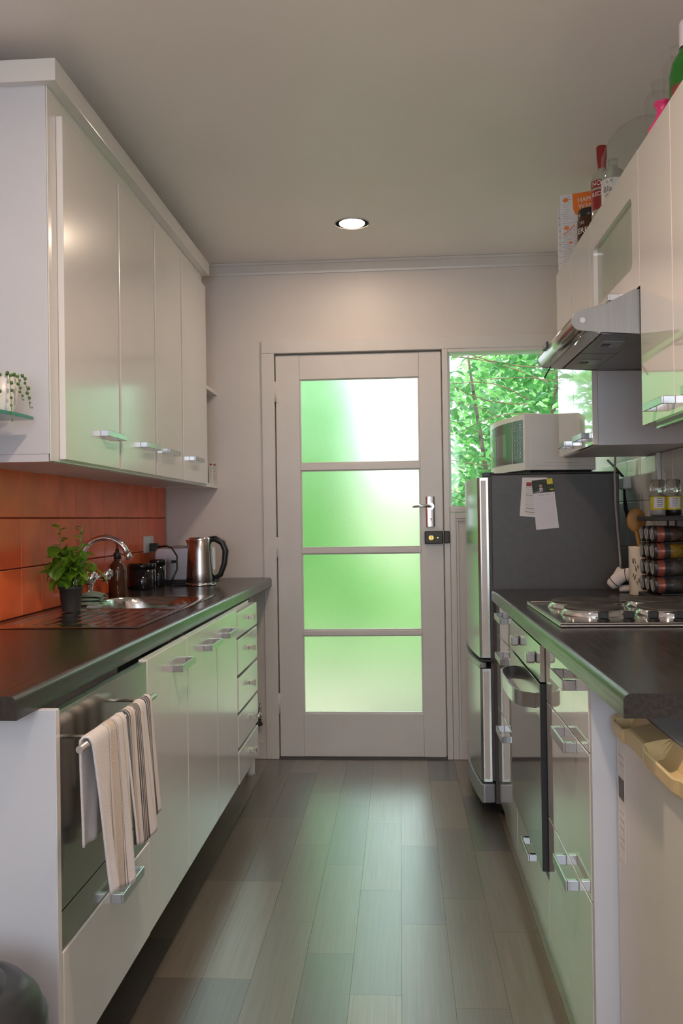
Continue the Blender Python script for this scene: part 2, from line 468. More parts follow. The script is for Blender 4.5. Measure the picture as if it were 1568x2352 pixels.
# ------------------------------------------------------------------ the shell
fl = MB().box(XL-.1, XR+.1, YB-.1, D+.12, -.08, -.004).build('floor', 'subfloor'); struct(fl, 'brown grey vinyl plank floor')
pw, plen = .128, .60
cols = []
x = -.14 - 8*pw
offs = {-3: 3.62, -2: 3.41, -1: 4.01, 0: 3.73, 1: 3.55, 2: 3.95, 3: 3.727, 4: 3.90, 5: 3.69, 6: 3.23, -4: 3.3}
pl0 = None
random.seed(11)
for k in range(-8, 9):
    x0 = -.14 + (k-2)*pw; x1 = x0+pw
    x0, x1 = max(x0, XL), min(x1, XR)
    if x1-x0 < .02: continue
    o0 = offs.get(k, 3.4+.17*((k*7) % 5))
    ys = [o0 + plen*j for j in range(-12, 4)]
    for ya in ys:
        yb = ya+plen
        ya2, yb2 = max(ya, YB), min(yb, D+.0)
        if yb2-ya2 < .03: continue
        MB().box(x0+.0003, x1-.0003, ya2+.0003, yb2-.0003, -.004, 0).build('plank', 'plank', fl, org=((x0+x1)/2, ya2, 0))
struct(MB().box(XL-.15, XR+.15, YB-.15, D+.13, ZC, ZC+.12).build('ceiling', 'ceil'), 'flat painted ceiling')
# left wall, terracotta tiles
wlft = struct(MB().box(XL-.12, XL, YB, D, 0, ZC).build('wall_left', 'wall'), 'painted wall with terracotta tiles above the sink bench')
MB().box(XL, XL+.003, 1.9, 4.236, .86, 1.345).build('grout', 'grout_red', wlft)
t0 = None
for i in range(16):
    ya = 4.233-.15*(i+1)
    for j in range(4):
        za, zb = (.889, 1.036) if j == 0 else (1.036+.152*(j-1), 1.036+.152*j)
        if zb > 1.35: continue
        MB().box(XL+.002, XL+.009, ya+.0015, ya+.1485, za+.0015, zb-.0015).build('tile', 'tile_red', wlft, org=(XL+.002, ya, za), bevel=.0025)
# right wall, white tiles
wrgt = struct(MB().box(XR, XR+.12, YB, D, 0, ZC).build('wall_right', 'wall'), 'painted wall with white tiles above the hob bench')
MB().box(XR-.003, XR, 1.42, 4.24, .86, 1.39).build('grout', 'grout_white', wrgt)
for i in range(14):
    ya = 4.24-.2*(i+1)
    for j in range(3):
        za = .889 if j == 0 else 1.04+.185*(j-1)
        zb = 1.04+.185*j if j < 2 else 1.392
        MB().box(XR-.008, XR-.002, ya+.0012, ya+.1988, za+.0012, zb-.0012).build('tile', 'tile_white', wrgt, org=(XR, ya, za), bevel=.0025)
# back wall with the door and window openings
DX0, DX1, DH = -.603, .213, 1.984
WX0, WX1, WZ0, WZ1 = .243, .925, 1.22, 1.968
b = MB()
b.box(XL-.12, DX0-.03, D, D+.12, 0, ZC); b.box(DX0-.03, XR+.12, D, D+.12, 2.0, ZC)
b.box(WX0-.001, XR+.12, D, D+.12, 0, 1.19); b.box(WX1+.01, XR+.12, D, D+.12, 1.19, 2.0)
wb = struct(b.build('wall_back', 'wall'), 'painted end wall above the glazed door')
part('lower_panel_stile', 'trim', wb, .003, x=(.2435, .272), y=(D-.012, D), z=(0, 1.194))
part('lower_panel_rail', 'trim', wb, .003, x=(.272, .93), y=(D-.012, D), z=(0, .10))
part('lower_panel_rail', 'trim', wb, .003, x=(.272, .93), y=(D-.012, D), z=(1.165, 1.195))
part('lower_panel_bead', 'trim', wb, .002, x=(.272, .93), y=(D-.007, D), z=(1.152, 1.165))
part('lower_panel_bead', 'trim', wb, .002, x=(.272, .284), y=(D-.007, D), z=(.10, 1.152))
# rear wall (behind the camera) with its window opening
b = MB()
b.box(XL-.12, -1.0, YB-.12, YB, 0, ZC); b.box(.8, XR+.12, YB-.12, YB, 0, ZC)
b.box(-1.0, .8, YB-.12, YB, 0, .85); b.box(-1.0, .8, YB-.12, YB, 2.2, ZC)
struct(b.build('wall_rear', 'wall'), 'painted wall behind the photographer with a wide window')
w2 = MB(); w2.box(-1.0, .8, YB-.07, YB-.03, .85, .90); w2.box(-1.0, .8, YB-.07, YB-.03, 2.15, 2.2); w2.box(-1.0, -.95, YB-.07, YB-.03, .9, 2.15); w2.box(.75, .8, YB-.07, YB-.03, .9, 2.15); w2.box(-.12, -.08, YB-.07, YB-.03, .9, 2.15)
struct(w2.build('window_2', 'frame_alu'), 'white window frame behind the photographer')
# cornices
def cornice(name, pts_axis, a0, a1, wallc, sgn, k=1.):
    # profile in (distance from wall, z)
    pr = [(0, ZC-.052), (.008, ZC-.052), (.010, ZC-.042), (.034, ZC-.014), (.042, ZC-.012), (.042, ZC-.001), (0, ZC-.001)]
    pr = [(p[0]*k, ZC-(ZC-p[1])*k if p[1] < ZC-.002 else p[1]) for p in pr]
    if pts_axis == 'x':
        return MB().prism([(wallc+sgn*p[0], p[1]) for p in pr], a0, a1, 'x')
    return MB().prism([(wallc+sgn*p[0], p[1]) for p in pr], a0, a1, 'y')
struct(cornice('trim_1', 'x', XL, XR, D, -1).build('trim_1', 'trim'), 'moulded cornice over the end wall')
struct(cornice('trim_2', 'y', YB, D-.04, XL, 1, 1.9).build('trim_2', 'trim'), 'moulded cornice over the cupboard wall')
struct(cornice('trim_3', 'y', YB, D-.04, XR, -1).build('trim_3', 'trim'), 'moulded cornice over the hob wall')
# door casing
b = MB().box(-.668, DX0-.002, D-.014, D, 0, DH+.004).box(-.668, XR-.001, D-.014, D, DH+.004, 2.05)
struct(b.build('trim_4', 'trim', bevel=.003), 'painted casing around the glazed door')
b = MB().box(DX0-.03, DX0-.002, D, D+.1, 0, DH+.01).box(DX0-.03, DX1+.002, D, D+.1, DH+.003, DH+.016).box(DX1+.002, WX0-.001, D-.012, D+.1, 0, 2.0).box(WX0-.001, XR, D-.010, D+.1, 1.972, 2.0)
b.box(DX1-.014, DX1+.004, D+.043, D+.06, 0, DH+.01).box(DX0-.004, DX0+.014, D+.043, D+.06, 0, DH+.01).box(DX0, DX1, D+.043, D+.06, DH-.012, DH+.01)
struct(b.build('trim_5', 'trim', bevel=.002), 'painted door frame and window post')
struct(MB().box(DX0-.03, DX1+.002, D-.012, D+.1, 0, .006).build('trim_6', 'gasket'), 'dark door sill')
b = MB().box(XL, -.668, D-.012, D, 0, .085)
struct(b.build('baseboard_back', 'trim', bevel=.003), 'painted skirting under the bench end')
# ---- the glazed door
dr = bpy.data.objects.new('door_1', None); COL.objects.link(dr); dr.location = (DX0, D, 0); ORG[dr] = Vector((DX0, D, 0))
struct(dr, 'painted door with four obscure glass panes')
y0, y1 = D+.004, D+.042
part('stile', 'trim', dr, .002, x=(-.600, -.483), y=(y0, y1), z=(.008, 1.98))
part('stile', 'trim', dr, .002, x=(.103, .210), y=(y0, y1), z=(.008, 1.98))
for za, zb in ((.008, .219), (.600, .625), (1.002, 1.028), (1.411, 1.444), (1.859, 1.98)):
    part('rail', 'trim', dr, .003, x=(-.483, .103), y=(y0+.0005, y1-.0005), z=(za, zb))
for za, zb in ((.219, .600), (.625, 1.002), (1.028, 1.411), (1.444, 1.859)):
    p = part('pane', 'frost', dr, x=(-.483, .103), y=(D+.022, D+.026), z=(za, zb)); p['label'] = 'obscure frosted glass pane'
    for k in range(4):  # glazing beads
        q = [dict(x=(-.483, -.476), z=(za, zb)), dict(x=(.096, .103), z=(za, zb)), dict(x=(-.476, .096), z=(za, za+.007)), dict(x=(-.476, .096), z=(zb-.005, zb))][k]
        part('glazing_bead', 'trim', dr, .002, y=(D+.010, D+.022), **q)
for zc in (1.80, 1.035, .27):
    h = MB().lathe([(.006, zc-.05), (.006, zc+.05)], (-.603, D-.004, 0), 10).box(-.601, -.588, D+.001, D+.004, zc-.05, zc+.05)
    h.build('hinge', 'trim', dr)
pr_ = [(.127, D+.004), (.127, D)] + [(.149-.022*math.cos(PI*k/10), D-.007*math.sin(PI*k/10)**.8) for k in range(11)] + [(.171, D), (.171, D+.004)]
hp = MB().prism(pr_, 1.126, 1.274, 'z').build('handle_plate', 'chrome', dr, bevel=.0015)
for xx, zz in ((.134, 1.264), (.164, 1.136)): MB().lathe([(.0022, -.001), (.0022, .001)], (xx, D-.005, zz), 8, 'y').build('screw', 'black', hp)
MB().lathe([(.017, -.010), (.016, .010), (.010, .014)], (.149, D-.012, 1.226), 20, 'y').build('rose', 'chrome', hp)
MB().tube([(.149, D-.012, 1.226), (.149, D-.05, 1.226), (.14, D-.058, 1.227), (.10, D-.06, 1.228), (.062, D-.055, 1.224)], [.007, .0075, .008, .0075, .006], 12).build('lever', 'chrome', hp)
MB().lathe([(.004, -.001), (.004, .001)], (.151, D-.0075, 1.165), 10, 'y').box(.1495, .1525, D-.008, D-.006, 1.152, 1.165).build('keyhole', 'black', hp)
rl = part('rim_lock', 'bronze', dr, .004, x=(.119, .207), y=(D-.022, D+.004), z=(1.044, 1.106))
MB().lathe([(.012, -.006), (.010, .006)], (.150, D-.030, 1.074), 18, 'y').build('latch_knob', 'brass', rl)
MB().box(.148, .152, D-.042, D-.034, 1.062, 1.086).build('thumb_turn', 'brass', rl, bevel=.001)
MB().lathe([(.004, -.002), (.004, .002)], (.182, D-.024, 1.074), 10, 'y').build('snib', 'brass', rl)
part('rim_lock_keep', 'bronze', dr, .004, x=(.212, .240), y=(D-.024, D-.012), z=(1.046, 1.106))
# ---- side window
wi = bpy.data.objects.new('window_1', None); COL.objects.link(wi); wi.location = (WX0, D, WZ0); ORG[wi] = Vector((WX0, D, WZ0))
struct(wi, 'fixed clear side window beside the door')
part('sill', 'trim', wi, .003, x=(WX0, WX1), y=(D-.014, D+.1), z=(1.195, 1.222))
part('frame', 'trim', wi, .002, x=(WX0, WX0+.012), y=(D+.03, D+.07), z=(WZ0, WZ1))
part('frame', 'trim', wi, .002, x=(WX1-.012, WX1), y=(D+.03, D+.07), z=(WZ0, WZ1))
part('pane', 'pane', wi, x=(WX0+.012, WX1-.012), y=(D+.048, D+.051), z=(WZ0, WZ1))
# eave outside
struct(MB().box(XL-.6, XR+.6, D+.13, D+.45, 2.46, 2.55).build('trim_7', 'roof'), 'eave outside the end wall')

# ------------------------------------------------------------------ outdoors
struct(MB().box(-6, 6, D+.12, 14, -.14, -.09).build('ground', 'lawn'), 'lawn outside')
struct(MB().box(-2.2, 1.2, D+.13, 6.7, -.09, -.05).build('path', 'path', bevel=.004), 'pale concrete path outside the door')
def leaf_shape(L, W):
    vs = []; n = 5
    for i in range(n+1):
        t = i/n; wv = W*math.sin(PI*min(1, t*.97+.015))**.8*(1-.25*t)
        zc = -.10*L*(2*t-1)**2
        vs += [(t*L, -wv, zc+.12*wv), (t*L, 0, zc-.12*wv), (t*L, wv, zc+.12*wv)]
    fs = []
    for i in range(n):
        for j in range(2): fs.append((i*3+j, (i+1)*3+j, (i+1)*3+j+1, i*3+j+1))
    return vs, fs
def rot_leaf(vs, pos, az, el, roll, sc):
    R_ = Matrix.Rotation(az, 3, 'Z') @ Matrix.Rotation(-el, 3, 'Y') @ Matrix.Rotation(roll, 3, 'X')
    return [R_ @ (Vector(v)*sc) + Vector(pos) for v in vs]
LV, LF = leaf_shape(1., .27)
random.seed(5)
bush = thing('camellia_bush', 'glossy green camellia bush outside the side window', 'bush', (1.0, 5.9, -.09))
b = MB(); b.tube([(1.0, 5.9, -.09), (1.05, 5.9, .6), (.95, 5.85, 1.4), (1.1, 5.9, 2.3)], [.04, .035, .025, .012], 8)
b.tube([(1.02, 5.9, .4), (.6, 5.7, 1.2), (.45, 5.6, 2.2)], [.025, .018, .008], 8).tube([(1.02, 5.9, .5), (1.6, 5.8, 1.3), (1.7, 5.7, 2.4)], [.025, .018, .008], 8)
b.build('trunk', 'trunk', bush)
lproto = None
nleaf = 0
def leaf_obj(pos, az, el, roll, sc, mat):
    global lproto
    if lproto is None:
        lproto = {}
    if mat not in lproto:
        o = MB().add(LV, LF, True).build('leaf', mat, bush, org=ORG[bush]*0)
        o.parent = bush; lproto[mat] = o
    else:
        o = lproto[mat].copy(); COL.objects.link(o)
    o.parent = bush
    o.location = Vector(pos)-ORG[bush]; o.rotation_euler = (Matrix.Rotation(az, 3, 'Z') @ Matrix.Rotation(-el, 3, 'Y') @ Matrix.Rotation(roll, 3, 'X')).to_euler()
    o.scale = (sc, sc, sc)
    return o
twigs = []
for i in range(26):
    z0 = random.uniform(1.1, 2.35); xs = random.uniform(.75, 1.5); ln_ = random.uniform(.5, .95)
    yy = random.uniform(5.0, 5.45); a = random.uniform(-.25, .35)
    pts = [(xs - ln_*t, yy - .1*t + .03*math.sin(7*t+i), z0 + a*ln_*t + .05*math.sin(4*t+i)) for t in (0, .2, .4, .6, .8, 1)]
    twigs.append(pts)
    MB().tube(pts, [.0045, .004, .0035, .003, .0025, .0015], 5).build('branch', 'twig', bush)
for i in range(296):
    if i < 190:
        tw = random.choice(twigs); t = random.random()*5; k = min(4, int(t)); u = t-k
        p = Vector(tw[k]).lerp(Vector(tw[k+1]), u) + Vector((random.uniform(-.02, .02), random.uniform(-.03, .03), random.uniform(-.015, .03)))
    else:
        p = Vector((random.uniform(.28, 1.3), random.uniform(5.3, 5.6), random.uniform(1.15, 2.3)))
    mat = 'leaf_old' if random.random() < .035 else 'leaf'
    leaf_obj(p, random.uniform(0, 2*PI), random.uniform(-.7, .9), random.uniform(-1, 1), random.uniform(.05, .085), mat)
b = MB(); n = 0
while n < 12000:
    x, y, z = random.uniform(.05, 3.2), random.uniform(5.35, 6.6), random.uniform(-.05, 3.0)
    # thinner towards the upper side by the door so that the sky shows between the leaves
    thin = max(0, min(1, (z-1.7)/.5))*max(0, min(1, (.85-x)/.4))
    if x < .28+.1*math.sin(5*z) or random.random() < thin*.6: continue
    b.add(rot_leaf(LV, (x, y, z), random.uniform(0, 2*PI), random.uniform(-.9, .9), random.uniform(-1, 1), random.uniform(.055, .095)), LF, True); n += 1
o = b.build('foliage', 'leaf', bush); o['kind'] = 'stuff'
hed = thing('hedge', 'dense bright green hedge seen through the obscure door glass', 'hedge', (-1.6, 7.1, -.09))
b = MB()
for k in range(8): b.tube([(-3.2+.38*k, 7.1, -.09), (-3.15+.38*k, 7.1, 1.4), (-3.2+.37*k, 7.05, 3.0)], [.03, .025, .01], 6)
b.build('stem', 'trunk', hed)
b = MB(); n = 0
while n < 18000:
    x, y, z = random.uniform(-3.6, .7), 6.75+.8*random.random()**1.6, random.uniform(.12, 3.7)
    if x > -.27+.05*math.sin(4*z)+max(0, .95-z)*1.2 or random.random() < max(0, .75-z)*1.2: continue
    b.add(rot_leaf(LV, (x, y, z), random.uniform(0, 2*PI), random.uniform(-.6, .9), random.uniform(-.8, .8), random.uniform(.09, .15)), LF, True); n += 1
o = b.build('foliage', 'leaf2', hed); o['kind'] = 'stuff'
lau = thing('laurel_hedge', 'tall laurel hedge standing behind the camellia bush', 'hedge', (2.0, 8.1, -.09))
b = MB()
for k in range(6): b.tube([(.9+.45*k, 8.1, -.09), (.95+.45*k, 8.1, 1.4), (.9+.45*k, 8.05, 3.0)], [.03, .025, .01], 6)
b.build('stem', 'trunk', lau)
b = MB(); n = 0
while n < 13000:
    x, y, z = random.uniform(.42, 3.4), random.uniform(7.7, 8.6), random.uniform(-.05, 3.5)
    if x < .46+.08*math.sin(5*z)+max(0, z-2.0)*.25: continue
    b.add(rot_leaf(LV, (x, y, z), random.uniform(0, 2*PI), random.uniform(-.6, .9), random.uniform(-.8, .8), random.uniform(.09, .15)), LF, True); n += 1
o = b.build('foliage', 'leaf2', lau); o['kind'] = 'stuff'
fe = thing('board_fence', 'cream paling fence across the far side of the lawn', 'fence', (0, 10.5, -.09))
for k in range(40):
    xx = -4+.2*k
    MB().box(xx, xx+.19, 10.5, 10.52, -.09, 1.95).build('paling', 'fence', fe)
MB().box(-4, 4, 10.52, 10.57, .2, .3).build('fence_rail', 'fence', fe); MB().box(-4, 4, 10.52, 10.57, 1.0, 1.1).build('fence_rail', 'fence', fe)

# ------------------------------------------------------------------ downlights
def downlight(x, y, label, power):
    t = thing('downlight', label, 'light', (x, y, ZC), 'recessed ceiling downlights')
    MB().lathe([(.072, -.004), (.074, 0), (.054, .0), (.052, -.006)], (x, y, ZC), 32, cap=False).build('bezel', 'trim', t)
    MB().lathe([(.0545, -.003), (.0545, -.001)], (x, y, ZC), 32).build('diffuser', 'lamp', t)
    l = bpy.data.lights.new('downlight_lamp', 'AREA'); l.shape = 'DISK'; l.size = .11; l.energy = power; l.color = (1, .75, .56)
    lo = bpy.data.objects.new('downlight_lamp', l); COL.objects.link(lo); lo.parent = t; lo.location = (0, 0, -.008)
    return t
downlight(-.184, 3.697, 'round recessed downlight glowing in the ceiling near the door', 2.1)
downlight(-.10, 1.35, 'round recessed downlight over the near end of the benches', 9.5)
downlight(-.10, -.9, 'round recessed downlight behind the photographer', 4.0)

# ------------------------------------------------------------------ handles
def bar_handle(parent, face, out, ya, yb, z, h=.018, name='handle', mat='nickel'):
    """square bow handle on a face x=face projecting to x=out"""
    t = .010 if out > face else -.010
    b = MB().box(out-t*.5, out, ya, yb, z-h/2, z+h/2).box(face, out-t*.5, ya, ya+.012, z-h/2, z+h/2).box(face, out-t*.5, yb-.012, yb, z-h/2, z+h/2)
    return b.build(name, mat, parent, bevel=.0012)

# ------------------------------------------------------------------ left side
# upper cupboard
uc = thing('wall_cupboard', 'long white four door wall cupboard above the sink bench', 'cupboard', (-1.02, 2.22, 1.33))
b = MB().box(XL+.0, -.909, 2.215, 4.0, 1.352, 2.32)
b.build('carcass', 'panel', uc, bevel=.0015)
part('bottom_board', 'panel', uc, .001, x=(XL+.0, -.912), y=(2.216, 4.0), z=(1.332, 1.352))
part('top_cornice', 'satin', uc, .002, x=(XL+.0, -.872), y=(2.19, 4.02), z=(2.318, 2.376))
part('face_frame', 'satin', uc, .0008, x=(-.9085, -.905), y=(2.217, 3.999), z=(1.334, 2.318))
for (ya, yb, ha, hb) in ((2.272, 2.722, 2.546, 2.716), (2.744, 3.134, 2.95, 3.12), (3.154, 3.530, 3.23, 3.40), (3.550, 3.998, 3.65, 3.82)):
    d = part('door', 'satin', uc, .002, x=(-.9045, -.887), y=(ya, yb), z=(1.341, 2.263))
    bar_handle(d, -.887, -.860, ha, hb, 1.438)
# open shelf between the cupboard and the end wall
os_ = thing('open_shelf', 'open white shelves between wall cupboard and end wall', 'shelf', (-1.02, 4.12, 1.33))
part('bottom_board', 'satin', os_, .001, x=(XL, -.892), y=(4.001, D), z=(1.330, 1.348))
part('middle_board', 'satin', os_, .001, x=(XL, -.892), y=(4.001, D), z=(1.790, 1.808))
def small_box(name, label, cat, x, y, z, mats):
    t = thing(name, label, cat, (sum(x)/2, sum(y)/2, z[0]))
    part('carton', mats[0], t, .001, x=x, y=y, z=z)
    for k in range(7):
        zz = z[0]+.02+(z[1]-z[0]-.035)*k/7
        part('print_line', mats[1], t, x=(x[1], x[1]+.0003), y=(y[0]+.006, y[0]+.006+(y[1]-y[0]-.012)*(.5+.5*((k*5) % 3)/2)), z=(zz, zz+.004))
        part('print_line', mats[1], t, x=(x[0]+.005, x[0]+.005+(x[1]-x[0]-.01)*(.5+.5*((k*7) % 3)/2)), y=(y[0]-.0003, y[0]), z=(zz, zz+.004))
    part('print_title', 'red', t, x=(x[1], x[1]+.0004), y=(y[0]+.006, y[1]-.006), z=(z[1]-.016, z[1]-.008))
    part('print_title', 'red', t, x=(x[0]+.005, x[1]-.005), y=(y[0]-.0004, y[0]), z=(z[1]-.016, z[1]-.008))
small_box('medicine_box', 'white printed carton on the open shelf next to red pouch', 'box', (-.945, -.925), (4.03, 4.10), (1.348, 1.456), ('paper', 'ink_pale'))
small_box('medicine_box', 'white printed carton on the open shelf against the end wall', 'box', (-.918, -.898), (4.16, 4.235), (1.348, 1.456), ('paper', 'ink_pale'))
t = thing('snack_pouch', 'red pouch with green base on the open shelf', 'pouch', (-.96, 4.02, 1.348))
MB().lathe([(.012, 1.348), (.020, 1.36), (.024, 1.385), (.020, 1.415), (.008, 1.44)], (-.963, 4.05, 0), 14).build('pouch_body', 'red', t)
MB().lathe([(.021, 1.3482), (.0225, 1.356), (.017, 1.362)], (-.963, 4.05, 0), 14).build('pouch_base', 'green_glass', t)
t = thing('envelope', 'white envelope propped on the upper open shelf', 'envelope', (-.92, 4.06, 1.808))
MB().add([(-1.05, 4.03, 1.808), (-.915, 4.03, 1.808), (-.898, 4.01, 2.06), (-1.03, 4.01, 2.06), (-1.05, 4.033, 1.808), (-.915, 4.033, 1.808), (-.898, 4.013, 2.06), (-1.03, 4.013, 2.06)],
         [(0,1,2,3),(7,6,5,4),(0,4,5,1),(1,5,6,2),(2,6,7,3),(3,7,4,0)]).build('envelope_body', 'paper', t)
MB().add([(-1.04, 4.0285, 1.93), (-.905, 4.0195, 1.93), (-.898, 4.0095, 2.06), (-1.03, 4.0095, 2.06)], [(0,1,2,3)]).build('envelope_flap', 'paper_lilac', t)
# worktop (left)
ct = thing('worktop', 'dark wood grain worktop with the steel sink set in it', 'worktop', (-.9, 1.39, .849))
XF = -.63
pr = [(-.71, .849), (XF+.002, .849)] + [(XF+.012+.012*math.cos(a), .877+.012*math.sin(a)) for a in ()] 
def round_front(xb, xf, z0, z1, r, sgn):
    """profile: back xb, front xf, rounded upper front edge"""
    out = [(xb, z0), (xf, z0)]
    cx = xf - sgn*r
    for i in range(7):
        a = PI/2*i/6
        out.append((cx+sgn*r*math.cos(a), z1-r+r*math.sin(a)))
    out.append((xb, z1))
    return out
b = MB().prism(round_front(-.71, XF, .849, .889, .013, 1), 1.388, 4.246, 'y')
b.box(XL+.009, -.71, 1.388, 2.30, .849, .889).box(XL+.009, -.71, 3.225, 4.246, .849, .889).box(XL+.009, -1.085, 2.30, 3.225, .849, .889)
b.build('slab', 'laminate', ct)
MB().lathe([(.022, 0), (.018, .012), (.018, .849)], (-.70, 3.98, 0), 16).build('leg', 'white_plastic', ct)
# sink
sk = thing('sink', 'stainless steel sink with drainer and rounded bowl', 'sink', (-.9, 2.75, .889))
X0, X1, Y0, Y1 = -1.105, -.694, 2.268, 3.25
nx, ny = 90, 150
vs, fs = [], []
def bowl(x, y):
    cx, cy, hx, hy = -.895, 2.975, .165, .205
    return (abs((x-cx)/hx)**3.2 + abs((y-cy)/hy)**3.2)**(1/3.2)
for j in range(ny+1):
    for i in range(nx+1):
        x = X0+(X1-X0)*i/nx; y = Y0+(Y1-Y0)*j/ny
        e = min(x-X0, X1-x, y-Y0, Y1-y)
        z = .8905 + min(1, e/.010)*.0025
        q = bowl(x, y)
        k = max(0, min(1, (1.04-q)/.16)); z -= .15*(k*k*(3-2*k)) + (.006*max(0, 1-q) if q < 1 else 0)
        if y < 2.74 and e > .018:
            kk = min(1, (e-.018)/.012)*min(1, max(0, (2.74-y)/.03))
            z -= kk*(.0045 - .0022*max(0, math.sin((x+1.1)/.036*2*PI))*(1 if 2.36 < y < 2.72 and -1.04 < x < -.75 else 0))
        vs.append((x, y, z))
for j in range(ny):
    for i in range(nx):
        a = j*(nx+1)+i; fs.append((a, a+1, a+nx+2, a+nx+1))
o = MB().add(vs, fs, True).build('basin', 'steel_sink' if 'steel_sink' in M else pm('sink_steel', (.60, .58, .57), .16, 1., var=.05, scale=10, bump=.03, bscale=60), sk)
MB().lathe([(.036, .7405), (.036, .743), (.026, .7415), (.0, .7415)], (-.895, 2.975, 0), 24, cap=False).build('drain', 'chrome', sk)
# tap
tp = thing('tap', 'chrome bridge tap with swan neck and two crystal knobs', 'tap', (-1.115, 3.01, .889))
for yy in (2.93, 3.09):
    MB().lathe([(.022, .889), (.022, .893), (.014, .897), (.012, .93), (.016, .945), (.017, .985), (.012, .995)], (-1.125, yy, 0), 18).build('pillar', 'chrome', tp)
    k = MB().tube([(-1.12, yy, .968), (-1.075, yy-.004, .978)], [.008, .0075], 10).build('valve_stem', 'chrome', tp)
    kb = MB(); n = 8
    prof = [(.014, 0), (.022, .008), (.0245, .022), (.022, .036), (.012, .040)]
    vs = []
    for r, h in prof:
        for q in range(n*2):
            a = PI*q/n; rr = r*(1 if q % 2 == 0 else .86)
            vs.append((-1.082+h*1.0, yy-.004+rr*math.cos(a), .978+rr*math.sin(a)+h*.2))
    fs = [(i*2*n+q, i*2*n+(q+1) % (2*n), (i+1)*2*n+(q+1) % (2*n), (i+1)*2*n+q) for i in range(4) for q in range(2*n)] + [tuple(reversed(range(2*n))), tuple(range(8*n, 10*n))]
    kb.add(vs, fs, True).build('crystal_knob', M['chrome'], tp)
    MB().lathe([(.013, 0), (.012, .003)], (-1.0415, yy-.004, .9865), 16, 'x').build('knob_cap', 'chrome', tp)
MB().tube([(-1.125, 2.93, .968), (-1.125, 3.09, .968)], .011, 12).build('bridge', 'chrome', tp)
sp = [(-1.125, 3.01, .968), (-1.125, 3.01, 1.00)]
p1, p2 = (-1.125, 1.03), (-.955, 1.085)
for i in range(13):
    a = PI - PI*1.0*i/12*.90
    sp.append((-1.04+.085*math.cos(a), 3.01, 1.035+.082*math.sin(a)))
MB().tube(sp, [.0105]*len(sp), 12).build('spout', 'chrome', tp)
e = Vector(sp[-1]); d_ = (e-Vector(sp[-2])).normalized()
MB().tube([e-d_*.004, e+d_*.02], [.0125, .0125], 14).build('aerator', 'chrome', tp)
# dish cloth
t = thing('dishcloth', 'folded grey green dishcloth on the back of the sink', 'cloth', (-1.05, 2.88, .8935))
b = MB(); vs, fs = [], []
n1, n2 = 14, 10
for lay in range(3):
    vs, fs = [], []
    for i in range(n1+1):
        for j in range(n2+1):
            u, v = i/n1, j/n2
            vs.append((-1.095+.085*v, 2.84+.10*u+.006*lay, .896+.012*lay+.012*math.sin(PI*u)*math.sin(PI*v)+.004*math.sin(9*u+lay)*v))
    for i in range(n1):
        for j in range(n2): a = i*(n2+1)+j; fs.append((a, a+1, a+n2+2, a+n2+1))
    b.add(vs, fs, True)
o = b.build('dishcloth_folds', 'cloth_green', t); sm = o.modifiers.new('s', 'SOLIDIFY'); sm.thickness = .004; sm.offset = 1
# basil
bx, by = -1.043, 2.70
t = thing('potted_basil', 'potted basil plant in a black nursery pot on the drainer', 'plant', (bx, by, .8915))
MB().lathe([(.028, .8915), (.029, .895), (.036, .962), (.0385, .963), (.0385, .970), (.035, .970), (.034, .955), (.0, .955)], (bx, by, 0), 24, cap=False).build('pot', 'pot', t)
MB().lathe([(.034, .954), (.034, .957)], (bx, by, 0), 20).build('soil', 'soil', t)
random.seed(21)
bl = None
BV, BF = leaf_shape(1., .36)
stems = []
for k in range(11):
    a = 2*PI*k/11+random.uniform(-.2, .2); r0 = random.uniform(.005, .022); hgt = random.uniform(.09, .15); sp_ = random.uniform(.02, .05)
    if k == 0: a, hgt, sp_ = PI*.97, .205, .022
    if k == 1: a, hgt, sp_ = .1, .205, .018
    p0 = Vector((bx+r0*math.cos(a), by+r0*math.sin(a), .955)); p3 = p0+Vector((sp_*math.cos(a), sp_*math.sin(a), hgt))
    pts = [p0, p0.lerp(p3, .35)+Vector((0, 0, .01)), p0.lerp(p3, .7)+Vector((0, 0, .006)), p3]
    stems.append(pts); MB().tube(pts, [.0028, .0025, .002, .0014], 6).build('stem', 'stem', t)
pts = [Vector((bx+.012, by, .955)), Vector((bx+.05, by-.01, 1.035)), Vector((bx+.075, by-.01, 1.045)), Vector((bx+.088, by-.01, 1.03))]
MB().tube(pts, [.002, .002, .0016, .001], 6).build('stem', 'stem', t); stems.append(pts)
def basil_leaf(p, az, el, roll, sc):
    global bl
    if bl is None:
        bl = MB().add(BV, BF, True).build('leaf', 'basil', t, org=(0, 0, 0)); bl.parent = t; o = bl
    else:
        o = bl.copy(); COL.objects.link(o)
    o.location = Vector(p)-ORG[t]; o.scale = (sc, sc, sc)
    o.rotation_euler = (Matrix.Rotation(az, 3, 'Z') @ Matrix.Rotation(-el, 3, 'Y') @ Matrix.Rotation(roll, 3, 'X')).to_euler()
for s_i, pts in enumerate(stems):
    n = 11 if s_i < 11 else 4
    for k in range(n):
        u = .30+.7*k/(n-1); seg = min(2, int(u*3)); p = pts[seg].lerp(pts[seg+1], min(1, u*3-seg))
        az = random.uniform(0, 2*PI)
        tall = s_i in (0, 1) and u > .62
        basil_leaf(p, az, random.uniform(-1.35, .1) if not tall else random.uniform(-.3, .5), random.uniform(-.5, .5), random.uniform(.022, .032) if tall else random.uniform(.042, .066))
